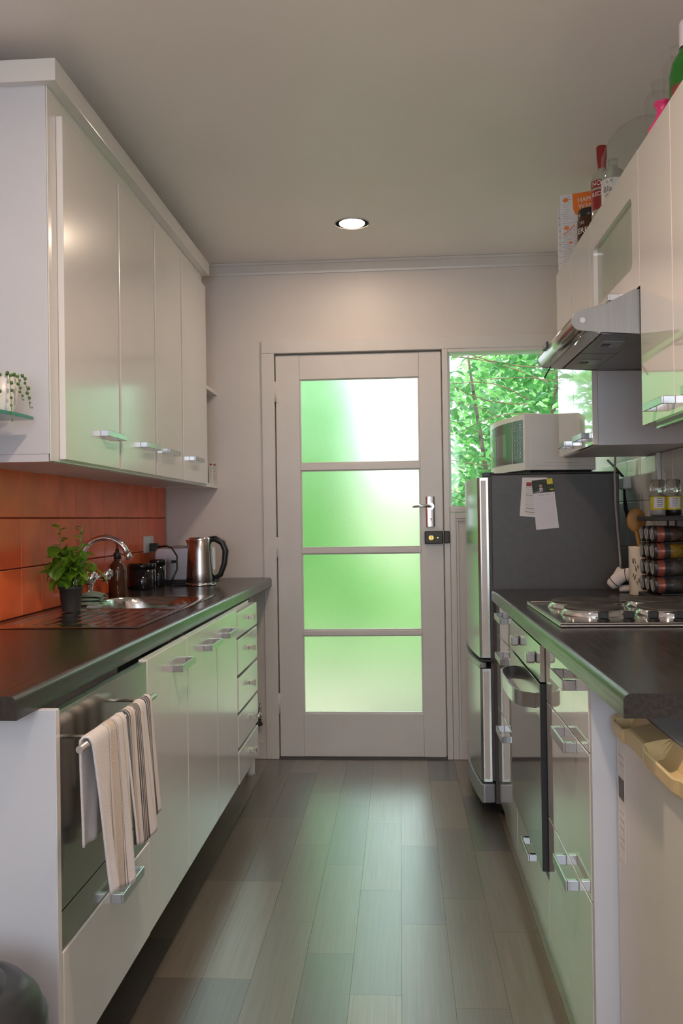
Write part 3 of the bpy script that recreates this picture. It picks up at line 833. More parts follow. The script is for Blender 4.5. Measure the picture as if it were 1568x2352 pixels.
# soap bottle
t = thing('soap_bottle', 'amber glass pump bottle behind the sink bowl', 'bottle', (-1.085, 3.285, .889))
sx, sy = -1.085, 3.285
MB().lathe([(.0, .8895), (.033, .8895), (.035, .893), (.035, .985), (.031, 1.003), (.018, 1.020), (.0125, 1.026), (.0125, 1.035)], (sx, sy, 0), 26, cap=False).build('bottle_body', 'amber', t)
MB().lathe([(.0145, 1.030), (.0145, 1.052), (.008, 1.056), (.007, 1.068)], (sx, sy, 0), 20).build('collar', 'black', t)
pu = MB().lathe([(.004, 1.066), (.004, 1.086)], (sx, sy, 0), 12); pu.box(sx-.008, sx+.03, sy-.006, sy+.006, 1.086, 1.094)
pu.build('pump', 'black', t, bevel=.002)
# canisters
def canister(x, y, r, h, label):
    t = thing('canister', label, 'canister', (x, y, .889))
    MB().lathe([(.0, .8895), (r-.002, .8895), (r, .892), (r, .889+h*.80), (r-.001, .889+h*.80)], (x, y, 0), 30, cap=False).build('canister_body', 'black_gloss', t)
    MB().lathe([(r-.001, .889+h*.80), (r+.002, .889+h*.81), (r+.002, .889+h*.97), (r-.002, .889+h), (0, .889+h)], (x, y, 0), 30, cap=False).build('lid', 'black_gloss', t)
canister(-1.083, 3.60, .056, .108, 'wide black lidded canister beside the amber bottle')
canister(-1.055, 3.735, .034, .118, 'slim black lidded canister behind the wide canister')
# toaster
t = thing('toaster', 'silver toaster behind the kettle', 'toaster', (-1.01, 3.94, .889))
out = [(-1.10, .905), (-.915, .905)] + arc(-.945, 1.025, .03, 0, PI/2, 5) + arc(-1.07, 1.025, .03, PI/2, PI, 5)
MB().prism(out, 3.84, 4.12, 'y').build('toaster_body', 'toaster', t, bevel=.006)
part('toaster_base', 'black', t, .003, x=(-1.095, -.92), y=(3.845, 4.115), z=(.8892, .905))
for xx in (-1.045, -.97): part('slot', 'black', t, x=(xx-.014, xx+.014), y=(3.87, 4.09), z=(1.0545, 1.0556))
part('lever', 'black', t, .002, x=(-1.02, -.995), y=(3.828, 3.84), z=(.985, .997))
# kettle
kx, ky = -.872, 3.76
t = kettle = thing('kettle', 'brushed steel jug kettle with black handle plugged in at the wall', 'kettle', (kx, ky, .889))
MB().lathe([(.0, .8895), (.066, .8895), (.067, .896), (.064, .902), (.0, .902)], (kx, ky, 0), 32, cap=False).build('power_base', 'chrome', t)
MB().lathe([(.061, .9025), (.0625, .906), (.060, .95), (.0555, 1.03), (.052, 1.085), (.050, 1.089)], (kx, ky, 0), 36, cap=False).build('jug', pm('kettle_steel', (.48, .44, .42), .24, 1., var=.05, stretch=(1, 1, 40)), t)
MB().lathe([(.050, 1.088), (.0505, 1.094), (.046, 1.099), (.0, 1.101)], (kx, ky, 0), 30, cap=False).build('lid', 'chrome', t)
MB().add([(kx-.046, ky-.018, 1.088), (kx-.064, ky, 1.089), (kx-.046, ky+.018, 1.088), (kx-.050, ky, 1.045)], [(0, 1, 3), (1, 2, 3), (0, 2, 1)]).build('spout_lip', 'chrome', t)
hp_ = [(kx+.036, ky, 1.090), (kx+.068, ky, 1.092), (kx+.098, ky, 1.075), (kx+.112, ky, 1.04), (kx+.106, ky, .985), (kx+.088, ky, .935), (kx+.060, ky, .92)]
MB().tube(hp_, [.012, .014, .0145, .0145, .013, .0115, .010], 12).build('handle', 'black', t)
part('water_gauge', 'white_plastic', t, .003, x=(kx+.045, kx+.067), y=(ky-.010, ky+.010), z=(.955, 1.055))
part('switch', 'black', t, .002, x=(kx+.062, kx+.082), y=(ky-.012, ky+.012), z=(.905, .92))
# outlet with plug and cord
t = thing('power_socket', 'white double power socket on the terracotta tiles', 'socket', (XL+.01, 3.91, 1.065))
part('faceplate', 'white_plastic', t, .002, x=(XL+.009, XL+.018), y=(3.845, 3.985), z=(1.030, 1.106))
for yy in (3.87, 3.955): part('rocker', 'white_plastic', t, .001, x=(XL+.018, XL+.021), y=(yy-.008, yy+.008), z=(1.082, 1.096))
t = kettle
part('plug', 'black', t, .004, x=(XL+.0185, XL+.055), y=(3.91, 3.95), z=(1.035, 1.072))
MB().tube([(XL+.05, 3.93, 1.054), (XL+.10, 3.90, 1.060), (-1.01, 3.80, 1.055), (-.965, 3.72, 1.02), (-.955, 3.68, .965), (-.975, 3.67, .92), (-.985, 3.68, .8965), (-.96, 3.71, .894), (-.938, 3.74, .8935)], .004, 8).build('lead', 'black', t)
# ---- left base units
t = thing('end_panel', 'white end panel closing the sink bench beside the bin', 'panel', (-.88, 1.48, 0))
part('board', 'panel', t, .001, x=(XL+.001, -.600), y=(1.472, 1.490), z=(0, .848))
part('edge_strip', 'satin', t, .0005, x=(-.600, -.5985), y=(1.4725, 1.4895), z=(0, .847))
dw = thing('dishwasher', 'built in dishwasher with mirror steel front and towel rail', 'dishwasher', (-.85, 1.76, .20))
part('tub', 'satin_in', dw, x=(XL+.03, -.67), y=(1.492, 2.018), z=(.205, .846))
part('steel_front', 'steel_mirror', dw, .0015, x=(-.6215, -.600), y=(1.494, 2.016), z=(.492, .842))
part('lower_steel_strip', 'steel_mirror', dw, .001, x=(-.6215, -.6005), y=(1.494, 2.016), z=(.424, .489))
d = part('plinth_drawer', 'satin', dw, .002, x=(-.6215, -.598), y=(1.494, 2.016), z=(.203, .420))
bar_handle(d, -.598, -.571, 1.742, 1.888, .405, .020)
r = MB().tube([(-.547, 1.445, .787), (-.547, 1.895, .787)], .0065, 14).build('towel_rail', 'steel', dw)
for yy in (1.535, 1.845): MB().tube([(-.6, yy, .787), (-.547, yy, .787)], .0035, 10).build('rail_post', 'steel', dw)
# base cupboards
def base_unit(name, label, ya, yb, ha, hb):
    t = thing(name, label, 'cupboard', (-.88, (ya+yb)/2, .2))
    part('carcass', 'satin_in', t, x=(XL+.03, -.66), y=(ya+.001, yb-.001), z=(.205, .735))
    part('bottom_board', 'satin_in', t, x=(-.66, -.6225), y=(ya+.001, yb-.001), z=(.205, .221))
    d = part('door', 'satin', t, .002, x=(-.622, -.600), y=(ya+.003, yb-.003), z=(.202, .8455))
    bar_handle(d, -.600, -.572, ha, hb, .785)
base_unit('base_cupboard', 'white base cupboard next to the dishwasher', 2.022, 2.408, 2.25, 2.40)
base_unit('base_cupboard', 'white base cupboard in the middle of the sink run', 2.408, 2.803, 2.61, 2.77)
base_unit('base_cupboard', 'white base cupboard beside the five drawer unit', 2.803, 3.152, 2.89, 3.04)
t = thing('drawer_unit', 'white unit of five drawers with square knobs', 'drawers', (-.88, 3.37, .2))
part('carcass', 'satin_in', t, x=(XL+.03, -.632), y=(3.156, 3.585), z=(.2, .84))
for za, zb in ((.741, .831), (.603, .732), (.467, .591), (.338, .454), (.203, .323)):
    d = part('drawer_front', 'satin', t, .0025, x=(-.6315, -.598), y=(3.160, 3.588), z=(za, zb))
    zc = (za+zb)/2 + .004
    MB().prism([(-.598, zc-.007), (-.588, zc-.007), (-.580, zc-.011), (-.574, zc-.011), (-.574, zc+.011), (-.580, zc+.011), (-.588, zc+.007), (-.598, zc+.007)], 3.392, 3.416, 'y').build('knob', 'warm_nickel', d, bevel=.001)
for xx, yy in ((-1.0, 3.555), (-1.08, 3.2)):
    MB().lathe([(.020, 0), (.017, .01), (.017, .2)], (xx, yy, 0), 16).build('leg', 'white_plastic', t)
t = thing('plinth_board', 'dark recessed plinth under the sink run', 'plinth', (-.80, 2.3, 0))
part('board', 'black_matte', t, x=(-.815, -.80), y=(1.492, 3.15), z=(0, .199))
# tap valve near floor on end wall
t = thing('stop_valve', 'chrome stop valve with black hose fitting on end wall', 'valve', (-.70, D-.04, .2))
vx, vy = -.698, D-.05
MB().ball((vx, vy, .222), .021, 18, 12).build('valve_body', 'chrome', t)
MB().tube([(vx, vy, .222), (vx, D, .222)], .010, 12).build('wall_pipe', 'chrome', t)
MB().tube([(vx+.004, vy, .240), (vx+.008, vy, .262), (vx+.014, vy-.004, .282)], [.005, .007, .006], 12).build('lever', 'chrome', t)
MB().lathe([(.014, .172), (.022, .176), (.021, .186), (.013, .194), (.016, .205)], (vx-.002, vy, 0), 18).build('hose_fitting', 'black', t)
# ---- tea towel on the rail
tw = thing('hand_towel', 'white striped hand towel folded over the dishwasher rail', 'towel', (-.547, 1.63, .787))
def towel(ya, yb, zf, zb, x_rail, amp, seed, a0, a1, taper):
    NU, NV = 46, 64
    vs, fs, ac = [], [], []
    for j in range(NV+1):
        v = j/NV
        for i in range(NU+1):
            u = i/NU
            yy = ya+(yb-ya)*u
            ztop = .7955+.0035
            Lf = ztop - (zf + .012*math.sin(5*u+seed)); Lb = ztop - zb
            tot = Lf+Lb+.03
            s = v*tot
            hang = 0
            if s < Lb:
                z = ztop-.008-(Lb-s)*(Lb-.008)/Lb; xx = x_rail-.0105; hang = (ztop-z)/Lb; sg = -.35
            elif s < Lb+.03:
                a = PI*(s-Lb)/.03; z = ztop-.008+.0105*math.sin(a); xx = x_rail-.0105*math.cos(a); sg = 0
            else:
                z = ztop-.008-(s-Lb-.03)*(Lf-.008)/Lf; xx = x_rail+.0105; hang = (ztop-z)/Lf; sg = 1
            wv = amp*hang*(math.sin(u*9+seed)+.5*math.sin(u*19+seed*2+3*hang))
            xx += sg*(wv+.012*hang)
            yc = (ya+yb)/2
            yy = yc+(yy-yc)*(1-taper*hang) + .006*hang*math.sin(6*u+seed) + (.02*hang if sg > 0 else 0)
            vs.append((xx, yy, z)); ac.append(a0+(a1-a0)*u)
    for j in range(NV):
        for i in range(NU):
            a = j*(NU+1)+i; fs.append((a, a+1, a+NU+2, a+NU+1))
    o = MB().add(vs, fs, True).build('towel_fold', 'towel', tw)
    at_ = o.data.attributes.new('across', 'FLOAT', 'POINT')
    at_.data.foreach_set('value', ac)
    sm = o.modifiers.new('s', 'SOLIDIFY'); sm.thickness = .004; sm.offset = 0
    return o
towel(1.475, 1.665, .500, .60, -.547, .008, 1.0, 0.0, .52, .22)
towel(1.655, 1.835, .535, .66, -.547, .006, 2.6, .52, 1.0, -.05)
# ---- glass shelf with trailing plant, and the bin
t = thing('glass_shelf', 'small glass wall shelf beside the end of the wall cupboard', 'shelf', (-1.08, 2.09, 1.44))
out = [(XL, 1.80)] + [(XL+.225*math.sin(a*PI/2)*1.0, 1.80+.34*(1-math.cos(a*PI/2))) for a in (.15, .3, .45, .6, .75, .9, 1.0)] + [(XL+.225, 2.18), (XL, 2.18)]
MB().prism(out, 1.437, 1.446, 'z').build('glass_plate', 'shelf_glass', t, bevel=.001)
for yy in (1.9, 2.12): MB().tube([(XL, yy, 1.432), (XL+.04, yy, 1.432)], .005, 8).build('bracket', 'chrome', t)
t = thing('trailing_succulent', 'string of pearls plant spilling from a white pot on glass shelf', 'plant', (-.99, 2.11, 1.446))
px_, py_ = -.990, 2.11
MB().lathe([(.0, 1.4465), (.034, 1.4465), (.036, 1.45), (.046, 1.535), (.043, 1.536), (.042, 1.525), (0, 1.525)], (px_, py_, 0), 24, cap=False).build('pot', 'white_plastic', t)
MB().lathe([(.042, 1.522), (.042, 1.526)], (px_, py_, 0), 18).build('soil', 'soil', t)
random.seed(4)
pe = None
for si, (a, ln_) in enumerate(((-1.2, .085), (-.75, .115), (-.35, .06), (-1.7, .10), (-2.3, .07), (.2, .075))):
    dx, dy = math.cos(a), math.sin(a)
    pts = [Vector((px_+.02*dx, py_+.02*dy, 1.527)), Vector((px_+.046*dx, py_+.046*dy, 1.545)), Vector((px_+.058*dx, py_+.058*dy, 1.535))]
    for k in range(1, 5): pts.append(Vector((px_+(.060+.003*k)*dx, py_+(.060+.003*k)*dy, 1.535-ln_*k/4)))
    MB().tube(pts, .0009, 5).build('strand', 'stem', t)
    for k in range(9):
        u = .12+.86*k/8; f = u*(len(pts)-1); i = min(len(pts)-2, int(f)); p = pts[i].lerp(pts[i+1], f-i)+Vector((random.uniform(-.004, .004), random.uniform(-.004, .004), 0))
        if pe is None:
            pe = MB().ball((0, 0, 0), .0042, 10, 8).build('pearl', 'pearl', t, org=(0, 0, 0)); pe.parent = t; o = pe
        else:
            o = pe.copy(); COL.objects.link(o)
        o.location = p-ORG[t]; sc = random.uniform(.75, 1.1)*(1 if k < 7 else .6); o.scale = (sc, sc, sc*1.1)
t = thing('waste_bin', 'round black bin with domed lid on the floor', 'bin', (-.69, 1.25, 0))
bxx, byy = -.69, 1.25
MB().lathe([(.0, .001), (.125, .001), (.13, .01), (.145, .40), (.143, .405)], (bxx, byy, 0), 40, cap=False).build('bin_body', 'bin', t)
MB().lathe([(.148, .398), (.153, .402), (.153, .425), (.148, .432)], (bxx, byy, 0), 40, cap=False).build('rim_band', 'bin', t)
MB().lathe([(.149, .430), (.143, .448), (.125, .468), (.100, .480), (.096, .478), (.092, .482), (.06, .492), (.0, .496)], (bxx, byy, 0), 40, cap=False).build('lid', 'bin', t)
part('pedal', 'black', t, .004, x=(bxx+.12, bxx+.17), y=(byy-.03, byy+.03), z=(.012, .024))

# ------------------------------------------------------------------ right side
ct = thing('worktop', 'dark wood grain worktop with the electric hob set in it', 'worktop', (.64, 1.41, .849))
b = MB().prism(round_front(.44, .349, .849, .889, .013, -1), 1.408, 3.398, 'y').box(.44, XR-.009, 1.408, 3.398, .849, .889)
b.build('slab', 'laminate', ct)
def gloss_drawers(name, label, ya, yb, zs, ha, hb, hz):
    t = thing(name, label, 'drawers', (.65, (ya+yb)/2, .09))
    part('carcass', 'satin_in', t, x=(.386, XR-.02), y=(ya+.001, yb-.001), z=(.09, .846))
    for (za, zb), z in zip(zs, hz):
        d = part('drawer_front', 'gloss', t, .0012, x=(.365, .3855), y=(ya+.002, yb-.002), z=(za, zb))
        if z: bar_handle(d, .365, .336, ha, hb, z, .022)
    return t
gloss_drawers('drawer_unit', 'gloss white three drawer unit beside the bar fridge', 1.745, 2.245, ((.093, .408), (.412, .700), (.704, .838)), 1.867, 2.018, (.392, .682, .813))
gloss_drawers('drawer_unit', 'gloss white three drawer unit beside the tall fridge', 2.855, 3.388, ((.093, .444), (.448, .724), (.728, .838)), 3.02, 3.19, (.405, .672, .812))
t = thing('end_panel', 'white end panel beside the bar fridge', 'panel', (.65, 1.735, 0))
part('board', 'panel', t, .001, x=(.366, XR-.01), y=(1.725, 1.743), z=(0, .848))
t = thing('plinth_board', 'white plinth along the foot of the hob run', 'plinth', (.39, 2.5, 0))
part('board', 'gloss', t, x=(.387, .40), y=(1.745, 3.388), z=(0, .089))
# oven
ov = thing('oven', 'built in oven with mirror glass door under hob', 'oven', (.65, 2.55, .09))
part('oven_body', 'black', ov, x=(.372, XR-.03), y=(2.252, 2.848), z=(.25, .845))
part('control_panel', 'steel_mirror', ov, .001, x=(.352, .3715), y=(2.256, 2.846), z=(.747, .842))
for yy in (2.345, 2.66):
    k = MB().prism([(yy-.020, .784), (yy+.020, .784), (yy+.020, .812), (yy-.020, .812)], .352, .328, 'x')
    k.build('knob', 'nickel', ov, bevel=.004)
d = part('oven_door', 'oven_glass', ov, .001, x=(.350, .3715), y=(2.256, 2.846), z=(.266, .742))
part('door_edge', 'black', d, x=(.3505, .3712), y=(2.2535, 2.256), z=(.266, .742))
part('steel_door_band', 'steel_mirror', d, x=(.3492, .350), y=(2.257, 2.845), z=(.655, .741))
vs, fs = [], []
n = 20
for i in range(n+1):
    u = i/n; yy = 2.33+.43*u; bul = .052*(1-(2*u-1)**4)**.5 if 0 < u < 1 else 0
    xx = .349-bul
    vs += [(xx, yy, .665), (xx, yy, .705), (xx+.004, yy, .705), (xx+.004, yy, .665)]
for i in range(n):
    for k in range(4): fs.append((i*4+k, i*4+(k+1) % 4, (i+1)*4+(k+1) % 4, (i+1)*4+k))
MB().add(vs, fs).build('bow_handle', 'nickel', d)
u_ = part('oven_drawer', 'gloss', ov, .0012, x=(.365, .3715), y=(2.252, 2.846), z=(.093, .243))
bar_handle(u_, .365, .338, 2.44, 2.58, .228, .020)
part('drawer_box', 'satin_in', ov, x=(.372, XR-.05), y=(2.256, 2.844), z=(.095, .248))
# hob
hb = thing('hob', 'stainless four plate electric hob with black knobs', 'hob', (.64, 2.52, .889))
b = MB().box(.400, .890, 2.228, 2.812, .8892, .8965)
b.build('hob_tray', 'steel_mirror', hb, bevel=.003, bseg=3)
for q in (dict(x=(.400, .412), y=(2.228, 2.812)), dict(x=(.878, .890), y=(2.228, 2.812)), dict(x=(.412, .878), y=(2.228, 2.240)), dict(x=(.412, .878), y=(2.800, 2.812))):
    part('raised_rim', 'steel', hb, .003, z=(.8965, .901), **q)
for (x, y, r) in ((.553, 2.665, .100), (.535, 2.47, .080), (.765, 2.68, .080), (.752, 2.465, .098)):
    pl = MB().lathe([(r+.010, .8965), (r+.011, .899), (r+.006, .902), (r+.007, .906), (r+.002, .909), (r, .912)], (x, y, 0), 40, cap=False).build('trim_ring', 'chrome', hb)
    MB().lathe([(r-.004, .905), (r, .911), (r, .917), (r-.004, .9195), (r*.35, .9195), (r*.33, .918), (.0, .918)], (x, y, 0), 40, cap=False).build('hot_plate', 'iron', hb)
for x in (.527, .592, .655, .722):
    k = MB().lathe([(.016, .8965), (.016, .899), (.013, .900)], (x, 2.318, 0), 18).build('knob', 'black', hb)
    MB().box(x-.013, x+.013, 2.313, 2.323, .9, .920).build('knob_grip', 'black', k, bevel=.003)
# bar fridge
bf = thing('bar_fridge', 'old off white bar fridge with yellowed handle strip', 'fridge', (.65, 1.45, 0))
part('cabinet', 'bar_white', bf, .004, x=(.452, XR-.02), y=(1.20, 1.716), z=(.02, .795))
part('door', 'bar_white', bf, .005, x=(.410, .446), y=(1.20, 1.716), z=(.06, .762))
part('gasket', 'gasket', bf, x=(.446, .452), y=(1.206, 1.71), z=(.07, .76))
# handle strip with two scooped grips
vs, fs = [], []
N = 60
def prof(y):
    # scoop depth by position
    s = 0
    for c, hw in ((1.655, .045), (1.40, .10)):
        q = 1-((y-c)/hw)**2
        if q > 0: s = max(s, min(1, q*2.2))
    return s
for i in range(N+1):
    yy = 1.716-(1.716-1.20)*i/N; s = prof(yy)
    xo = .402 - .005*s
    row = [(.447, .763), (.412, .763), (.409, .756), (xo+.002, .756), (xo, .760), (xo, .782-.004*s), (xo+.003, .785-.004*s), (.409-.001*s, .787-.028*s), (.431, .792-.026*s), (.447, .796)]
    vs += [(x, yy, z) for x, z in row]
k = 10
for i in range(N):
    for j in range(k): fs.append((i*k+j, i*k+(j+1) % k, (i+1)*k+(j+1) % k, (i+1)*k+j))
fs += [tuple(range(k)), tuple(reversed(range(N*k, N*k+k)))]
MB().add(vs, fs, False).build('handle_strip', 'cream', bf)
rt = part('rating_label', 'paper', bf, x=(.4095, .410), y=(1.655, 1.70), z=(.52, .73))
part('label_block', 'ink', rt, x=(.4092, .4095), y=(1.657, 1.698), z=(.635, .675))
for z in (.715, .70, .61, .595, .58, .56, .545): part('label_line', 'ink_pale', rt, x=(.4092, .4095), y=(1.66, 1.695), z=(z, z+.003))
for xx, yy in ((.47, 1.23), (.47, 1.69), (.89, 1.23), (.89, 1.69)): MB().lathe([(.016, 0), (.014, .02)], (xx, yy, 0), 12).build('foot', 'black', bf)
# tall fridge
FY0, FY1, FZ = 3.435, 4.09, 1.335
fr = thing('fridge', 'silver fridge freezer with charcoal side beside back door', 'fridge', (.6, 3.76, 0))
part('cabinet', 'fridge_side', fr, .004, x=(.358, .850), y=(FY0, FY1), z=(.05, FZ))
part('top_cap', 'black_matte', fr, .002, x=(.352, .852), y=(FY0-.001, FY1+.001), z=(FZ, FZ+.006))
def fdoor(name, za, zb):
    out = [(.348, FY0+.002), (.348, FY1-.002), (.315, FY1-.004)]
    for i in range(13):
        u = i/12; out.append((.305-.018*math.sin(PI*u)+.0, FY1-.012-(FY1-FY0-.024)*u))
    out += [(.313, FY0+.004)]
    d = MB().prism(out, za, zb, 'z').build(name, 'fridge_door', fr, bevel=.002)
    part('edge_strip', 'fridge_edge', d, x=(.318, .338), y=(FY0+.0005, FY0+.002), z=(za+.012, zb-.012))
    return d
d1 = fdoor('door', .618, 1.326)
d2 = fdoor('door', .135, .578)
part('gasket', 'gasket', fr, x=(.348, .358), y=(FY0+.005, FY1-.005), z=(.14, 1.325))
def bow(name, za, zb, bulge, mat, x0=.330):
    out = [(x0, FY0+.0), (x0, FY1)]
    for i in range(13):
        u = i/12; out.append((.303-bulge*math.sin(PI*u), FY1-(FY1-FY0)*u))
    out += [(.312, FY0-.006)]
    return MB().prism(out, za, zb, 'z').build(name, mat, fr, bevel=.005)
bow('handle_band', .580, .602, .028, 'grey_plastic')
part('hinge', 'black', fr, .002, x=(.312, .36), y=(FY0-.003, FY0+.02), z=(.604, .614))
part('hinge', 'black', fr, .002, x=(.325, .37), y=(FY0+.002, FY0+.03), z=(1.328, 1.345))
bow('plinth', .055, .128, .022, 'grey_plastic', .356)
part('badge', 'chrome', d1, x=(.2885, .2905), y=(3.70, 3.76), z=(1.27, 1.28))
for xx, yy in ((.40, FY0+.05), (.40, FY1-.05), (.80, FY0+.05), (.80, FY1-.05)): MB().lathe([(.02, 0), (.018, .05)], (xx, yy, 0), 12).build('foot', 'black', fr)
# papers on the fridge side
t = thing('printed_letter', 'printed white letter stuck on the fridge side', 'paper', (.52, FY0, 1.24))
yF = FY0-.0006
def quad(name, P4, mat, parent, y, th=.0004):
    P4 = [Vector((p.x, y, p.z)) if hasattr(p, 'x') else Vector((p[0], y, p[1])) for p in P4]
    back = [Vector((p.x, y+th, p.z)) for p in P4]
    return MB().add(P4+back, [(0,1,2,3), (7,6,5,4), (0,4,5,1), (1,5,6,2), (2,6,7,3), (3,7,4,0)]).build(name, mat, parent)
def qmap(c):   # c: 4 photo pixels TL TR BR BL -> bilinear map on the fridge side
    P = [at(*p, y=FY0) for p in c]
    return lambda u, v: (P[0]*(1-u)*(1-v)+P[1]*u*(1-v)+P[2]*u*v+P[3]*(1-u)*v)
def patch(name, f, u0, u1, v0, v1, mat, parent, y): return quad(name, [f(u0, v0), f(u1, v0), f(u1, v1), f(u0, v1)], mat, parent, y, .0002)
f = qmap([(1199, 1097), (1256, 1097), (1251, 1190), (1193, 1185)])
quad('sheet', [f(0,0), f(1,0), f(1,1), f(0,1)], 'paper', t, yF)
patch('logo', f, .18, .40, .12, .22, 'red', t, yF-.0003)
random.seed(9)
for k in range(15):
    v = .25+.048*k; patch('text_line', f, .16+.03*(k % 3), .55+.3*random.random(), v, v+.014, 'ink' if k in (4, 11, 13) else 'ink_pale', t, yF-.0003)
t = thing('notepad', 'magnetic notepad with portrait header over the letter', 'notepad', (.57, FY0, 1.22))
yN = FY0-.0035
f = qmap([(1220, 1104), (1269, 1099), (1283, 1212), (1231, 1217)])
P4 = [f(0,0), f(1,0), f(1,1), f(0,1)]
quad('pad', P4, 'paper_lilac', t, yN, .0025)
patch('header_photo', f, 0, 1.0, 0, .265, 'photo_dark', t, yN-.0003)
patch('logo_square', f, .70, .97, -.01, .105, 'yellow', t, yN-.0006)
patch('portrait_suit', f, .20, .58, .17, .245, 'suit_print', t, yN-.0005)
patch('portrait_shirt', f, .33, .46, .165, .24, 'white_ink', t, yN-.0007)
patch('portrait_tie', f, .38, .41, .18, .24, 'ink_black', t, yN-.0009)
cf = f(.39, .115)
MB().add([Vector((cf.x+.0055*math.cos(a), yN-.0007, cf.z+.009*math.sin(a))) for a in [2*PI*i/14 for i in range(14)]], [tuple(range(14))]).build('portrait_face', 'skin_print', t)
MB().add([Vector((cf.x+.0058*math.cos(a), yN-.0008, cf.z+.0035+.0065*math.sin(a))) for a in [PI*i/9 for i in range(10)]], [tuple(range(10))]).build('portrait_hair', 'ink_black', t)
patch('header_text', f, .80, .97, .205, .225, 'yellow', t, yN-.0006)
patch('header_text', f, .10, .35, .238, .25, 'white_ink', t, yN-.0009)
for k in range(17):
    v = .37+.034*k; patch('ruled_line', f, .10, .92, v, v+.003, 'ink_pale', t, yN-.0003)
def npfn(x, y):
    p = f(.5+x, .31-y); return (p.x, yN-.0004, p.z)
vs, fs = text_mesh('THINGS TO DO', .075)
MB().add([npfn(v.x*1.0, v.y*.5) for v in vs], fs).build('heading', 'ink', t)
# microwave
mw = thing('microwave', 'white microwave with dark door on top of the fridge', 'microwave', (.505, 3.53, FZ+.006))
A = math.radians(12)
def mwp(u, v, z):   # u along the front (away from camera), v depth towards the wall
    return Vector((.505 - math.sin(A)*u + math.cos(A)*v, 3.535 + math.cos(A)*u + math.sin(A)*v, z))
def mbox(name, mat, parent, u, v, z, bevel=.0):
    vs = [mwp(a, b_, c) for c in z for (a, b_) in ((u[0], v[0]), (u[1], v[0]), (u[1], v[1]), (u[0], v[1]))]
    return MB().add(vs, [(0,3,2,1),(4,5,6,7),(0,1,5,4),(1,2,6,5),(2,3,7,6),(3,0,4,7)]).build(name, mat, parent, bevel=bevel)
Z0, Z1 = 1.356, 1.583
mbox('case', 'micro', mw, (0, .44), (.02, .30), (Z0, Z1), .003)
# bowed front
def bowed(name, mat, u0, u1, z0, z1, off, th, cz=0):
    n = 14; vs, fs = [], []
    for i in range(n+1):
        u = u0+(u1-u0)*i/n
        dv = -.022*math.sin(PI*u/.44)
        for (vv, z) in ((dv-off, z0), (dv-off, z1), (.022 if th is None else dv-off+th, z1), (.022 if th is None else dv-off+th, z0)):
            vs.append(mwp(u, vv, z))
    for i in range(n):
        for k in range(4): fs.append((i*4+k, i*4+(k+1) % 4, (i+1)*4+(k+1) % 4, (i+1)*4+k))
    fs += [(0, 1, 2, 3), (n*4+3, n*4+2, n*4+1, n*4)]
    return MB().add(vs, fs).build(name, mat, mw, bevel=.001)
bowed('front_frame', 'micro', 0, .44, Z0, Z1, 0, None)
bowed('door_glass', 'dark_glass', .105, .425, Z0+.032, Z1-.022, .0012, .004)
wn_ = bowed('door_window', 'oven_glass', .17, .38, Z0+.065, Z1-.065, .0016, .001)
cp = bowed('control_panel', 'black_gloss', .014, .100, Z0+.032, Z1-.022, .0012, .004)
for r_ in range(6):
    for c in range(3):
        u = .034+.023*c; z = Z0+.055+.017*r_; dv = -.022*math.sin(PI*u/.44)-.0014
        n = 10
        MB().add([mwp(u+.0065*math.cos(2*PI*q/n), dv, z+.0055*math.sin(2*PI*q/n)) for q in range(n)], [tuple(range(n))]).build('button', 'white_plastic', mw)
for k in range(3):
    z = Z0+.163+.011*k
    MB().add([mwp(a, -.022*math.sin(PI*a/.44)-.0014, zz) for a, zz in ((.022, z), (.09, z), (.09, z+.004), (.022, z+.004))], [(0,1,2,3)]).build('panel_print', 'ink_pale', mw)
mbox('side_rib', 'micro', mw, (-.0015, 0), (.08, .26), (Z0+.03, Z0+.038), .0007)
mbox('side_groove', 'ink_pale', mw, (-.0004, 0), (.05, .295), (Z0+.018, Z0+.0195))
for u, v in ((.04, .05), (.40, .05), (.04, .26), (.40, .26)): mbox('foot', 'black', mw, (u-.02, u+.02), (v-.02, v+.02), (FZ+.006, Z0))
mbox('base_plate', 'black', mw, (.02, .42), (.03, .29), (Z0-.006, Z0))
# upper cupboards right
ZR0, ZR1, XRU = 1.393, 2.095, .613
def upper(name, label, ya, yb, doors, z0):
    t = thing(name, label, 'cupboard', (.77, (ya+yb)/2, z0))
    part('carcass', 'panel', t, .001, x=(XRU+.018, XR), y=(ya, yb), z=(z0, ZR1))
    for (a, b_, ha, hb_) in doors:
        d = part('door', 'gloss', t, .0012, x=(XRU, XRU+.0175), y=(a+.0015, b_-.0015), z=(z0+.002, ZR1-.001))
        bar_handle(d, XRU, XRU-.031, ha, hb_, z0+.033, .018)
    return t
upper('wall_cupboard', 'gloss white two door wall cupboard above the fridge end', 2.80, 3.385, ((2.80, 3.095, 2.825, 2.975), (3.095, 3.385, 3.12, 3.26)), ZR0)
t = upper('wall_cupboard', 'gloss white wall cupboard beside the near end of range hood', 1.64, 2.238, ((1.978, 2.238, 1.972, 2.125), (1.64, 1.978, 1.69, 1.84)), ZR0)
part('light_rail', 'nickel', t, x=(.64, .66), y=(1.66, 2.21), z=(ZR0-.008, ZR0))
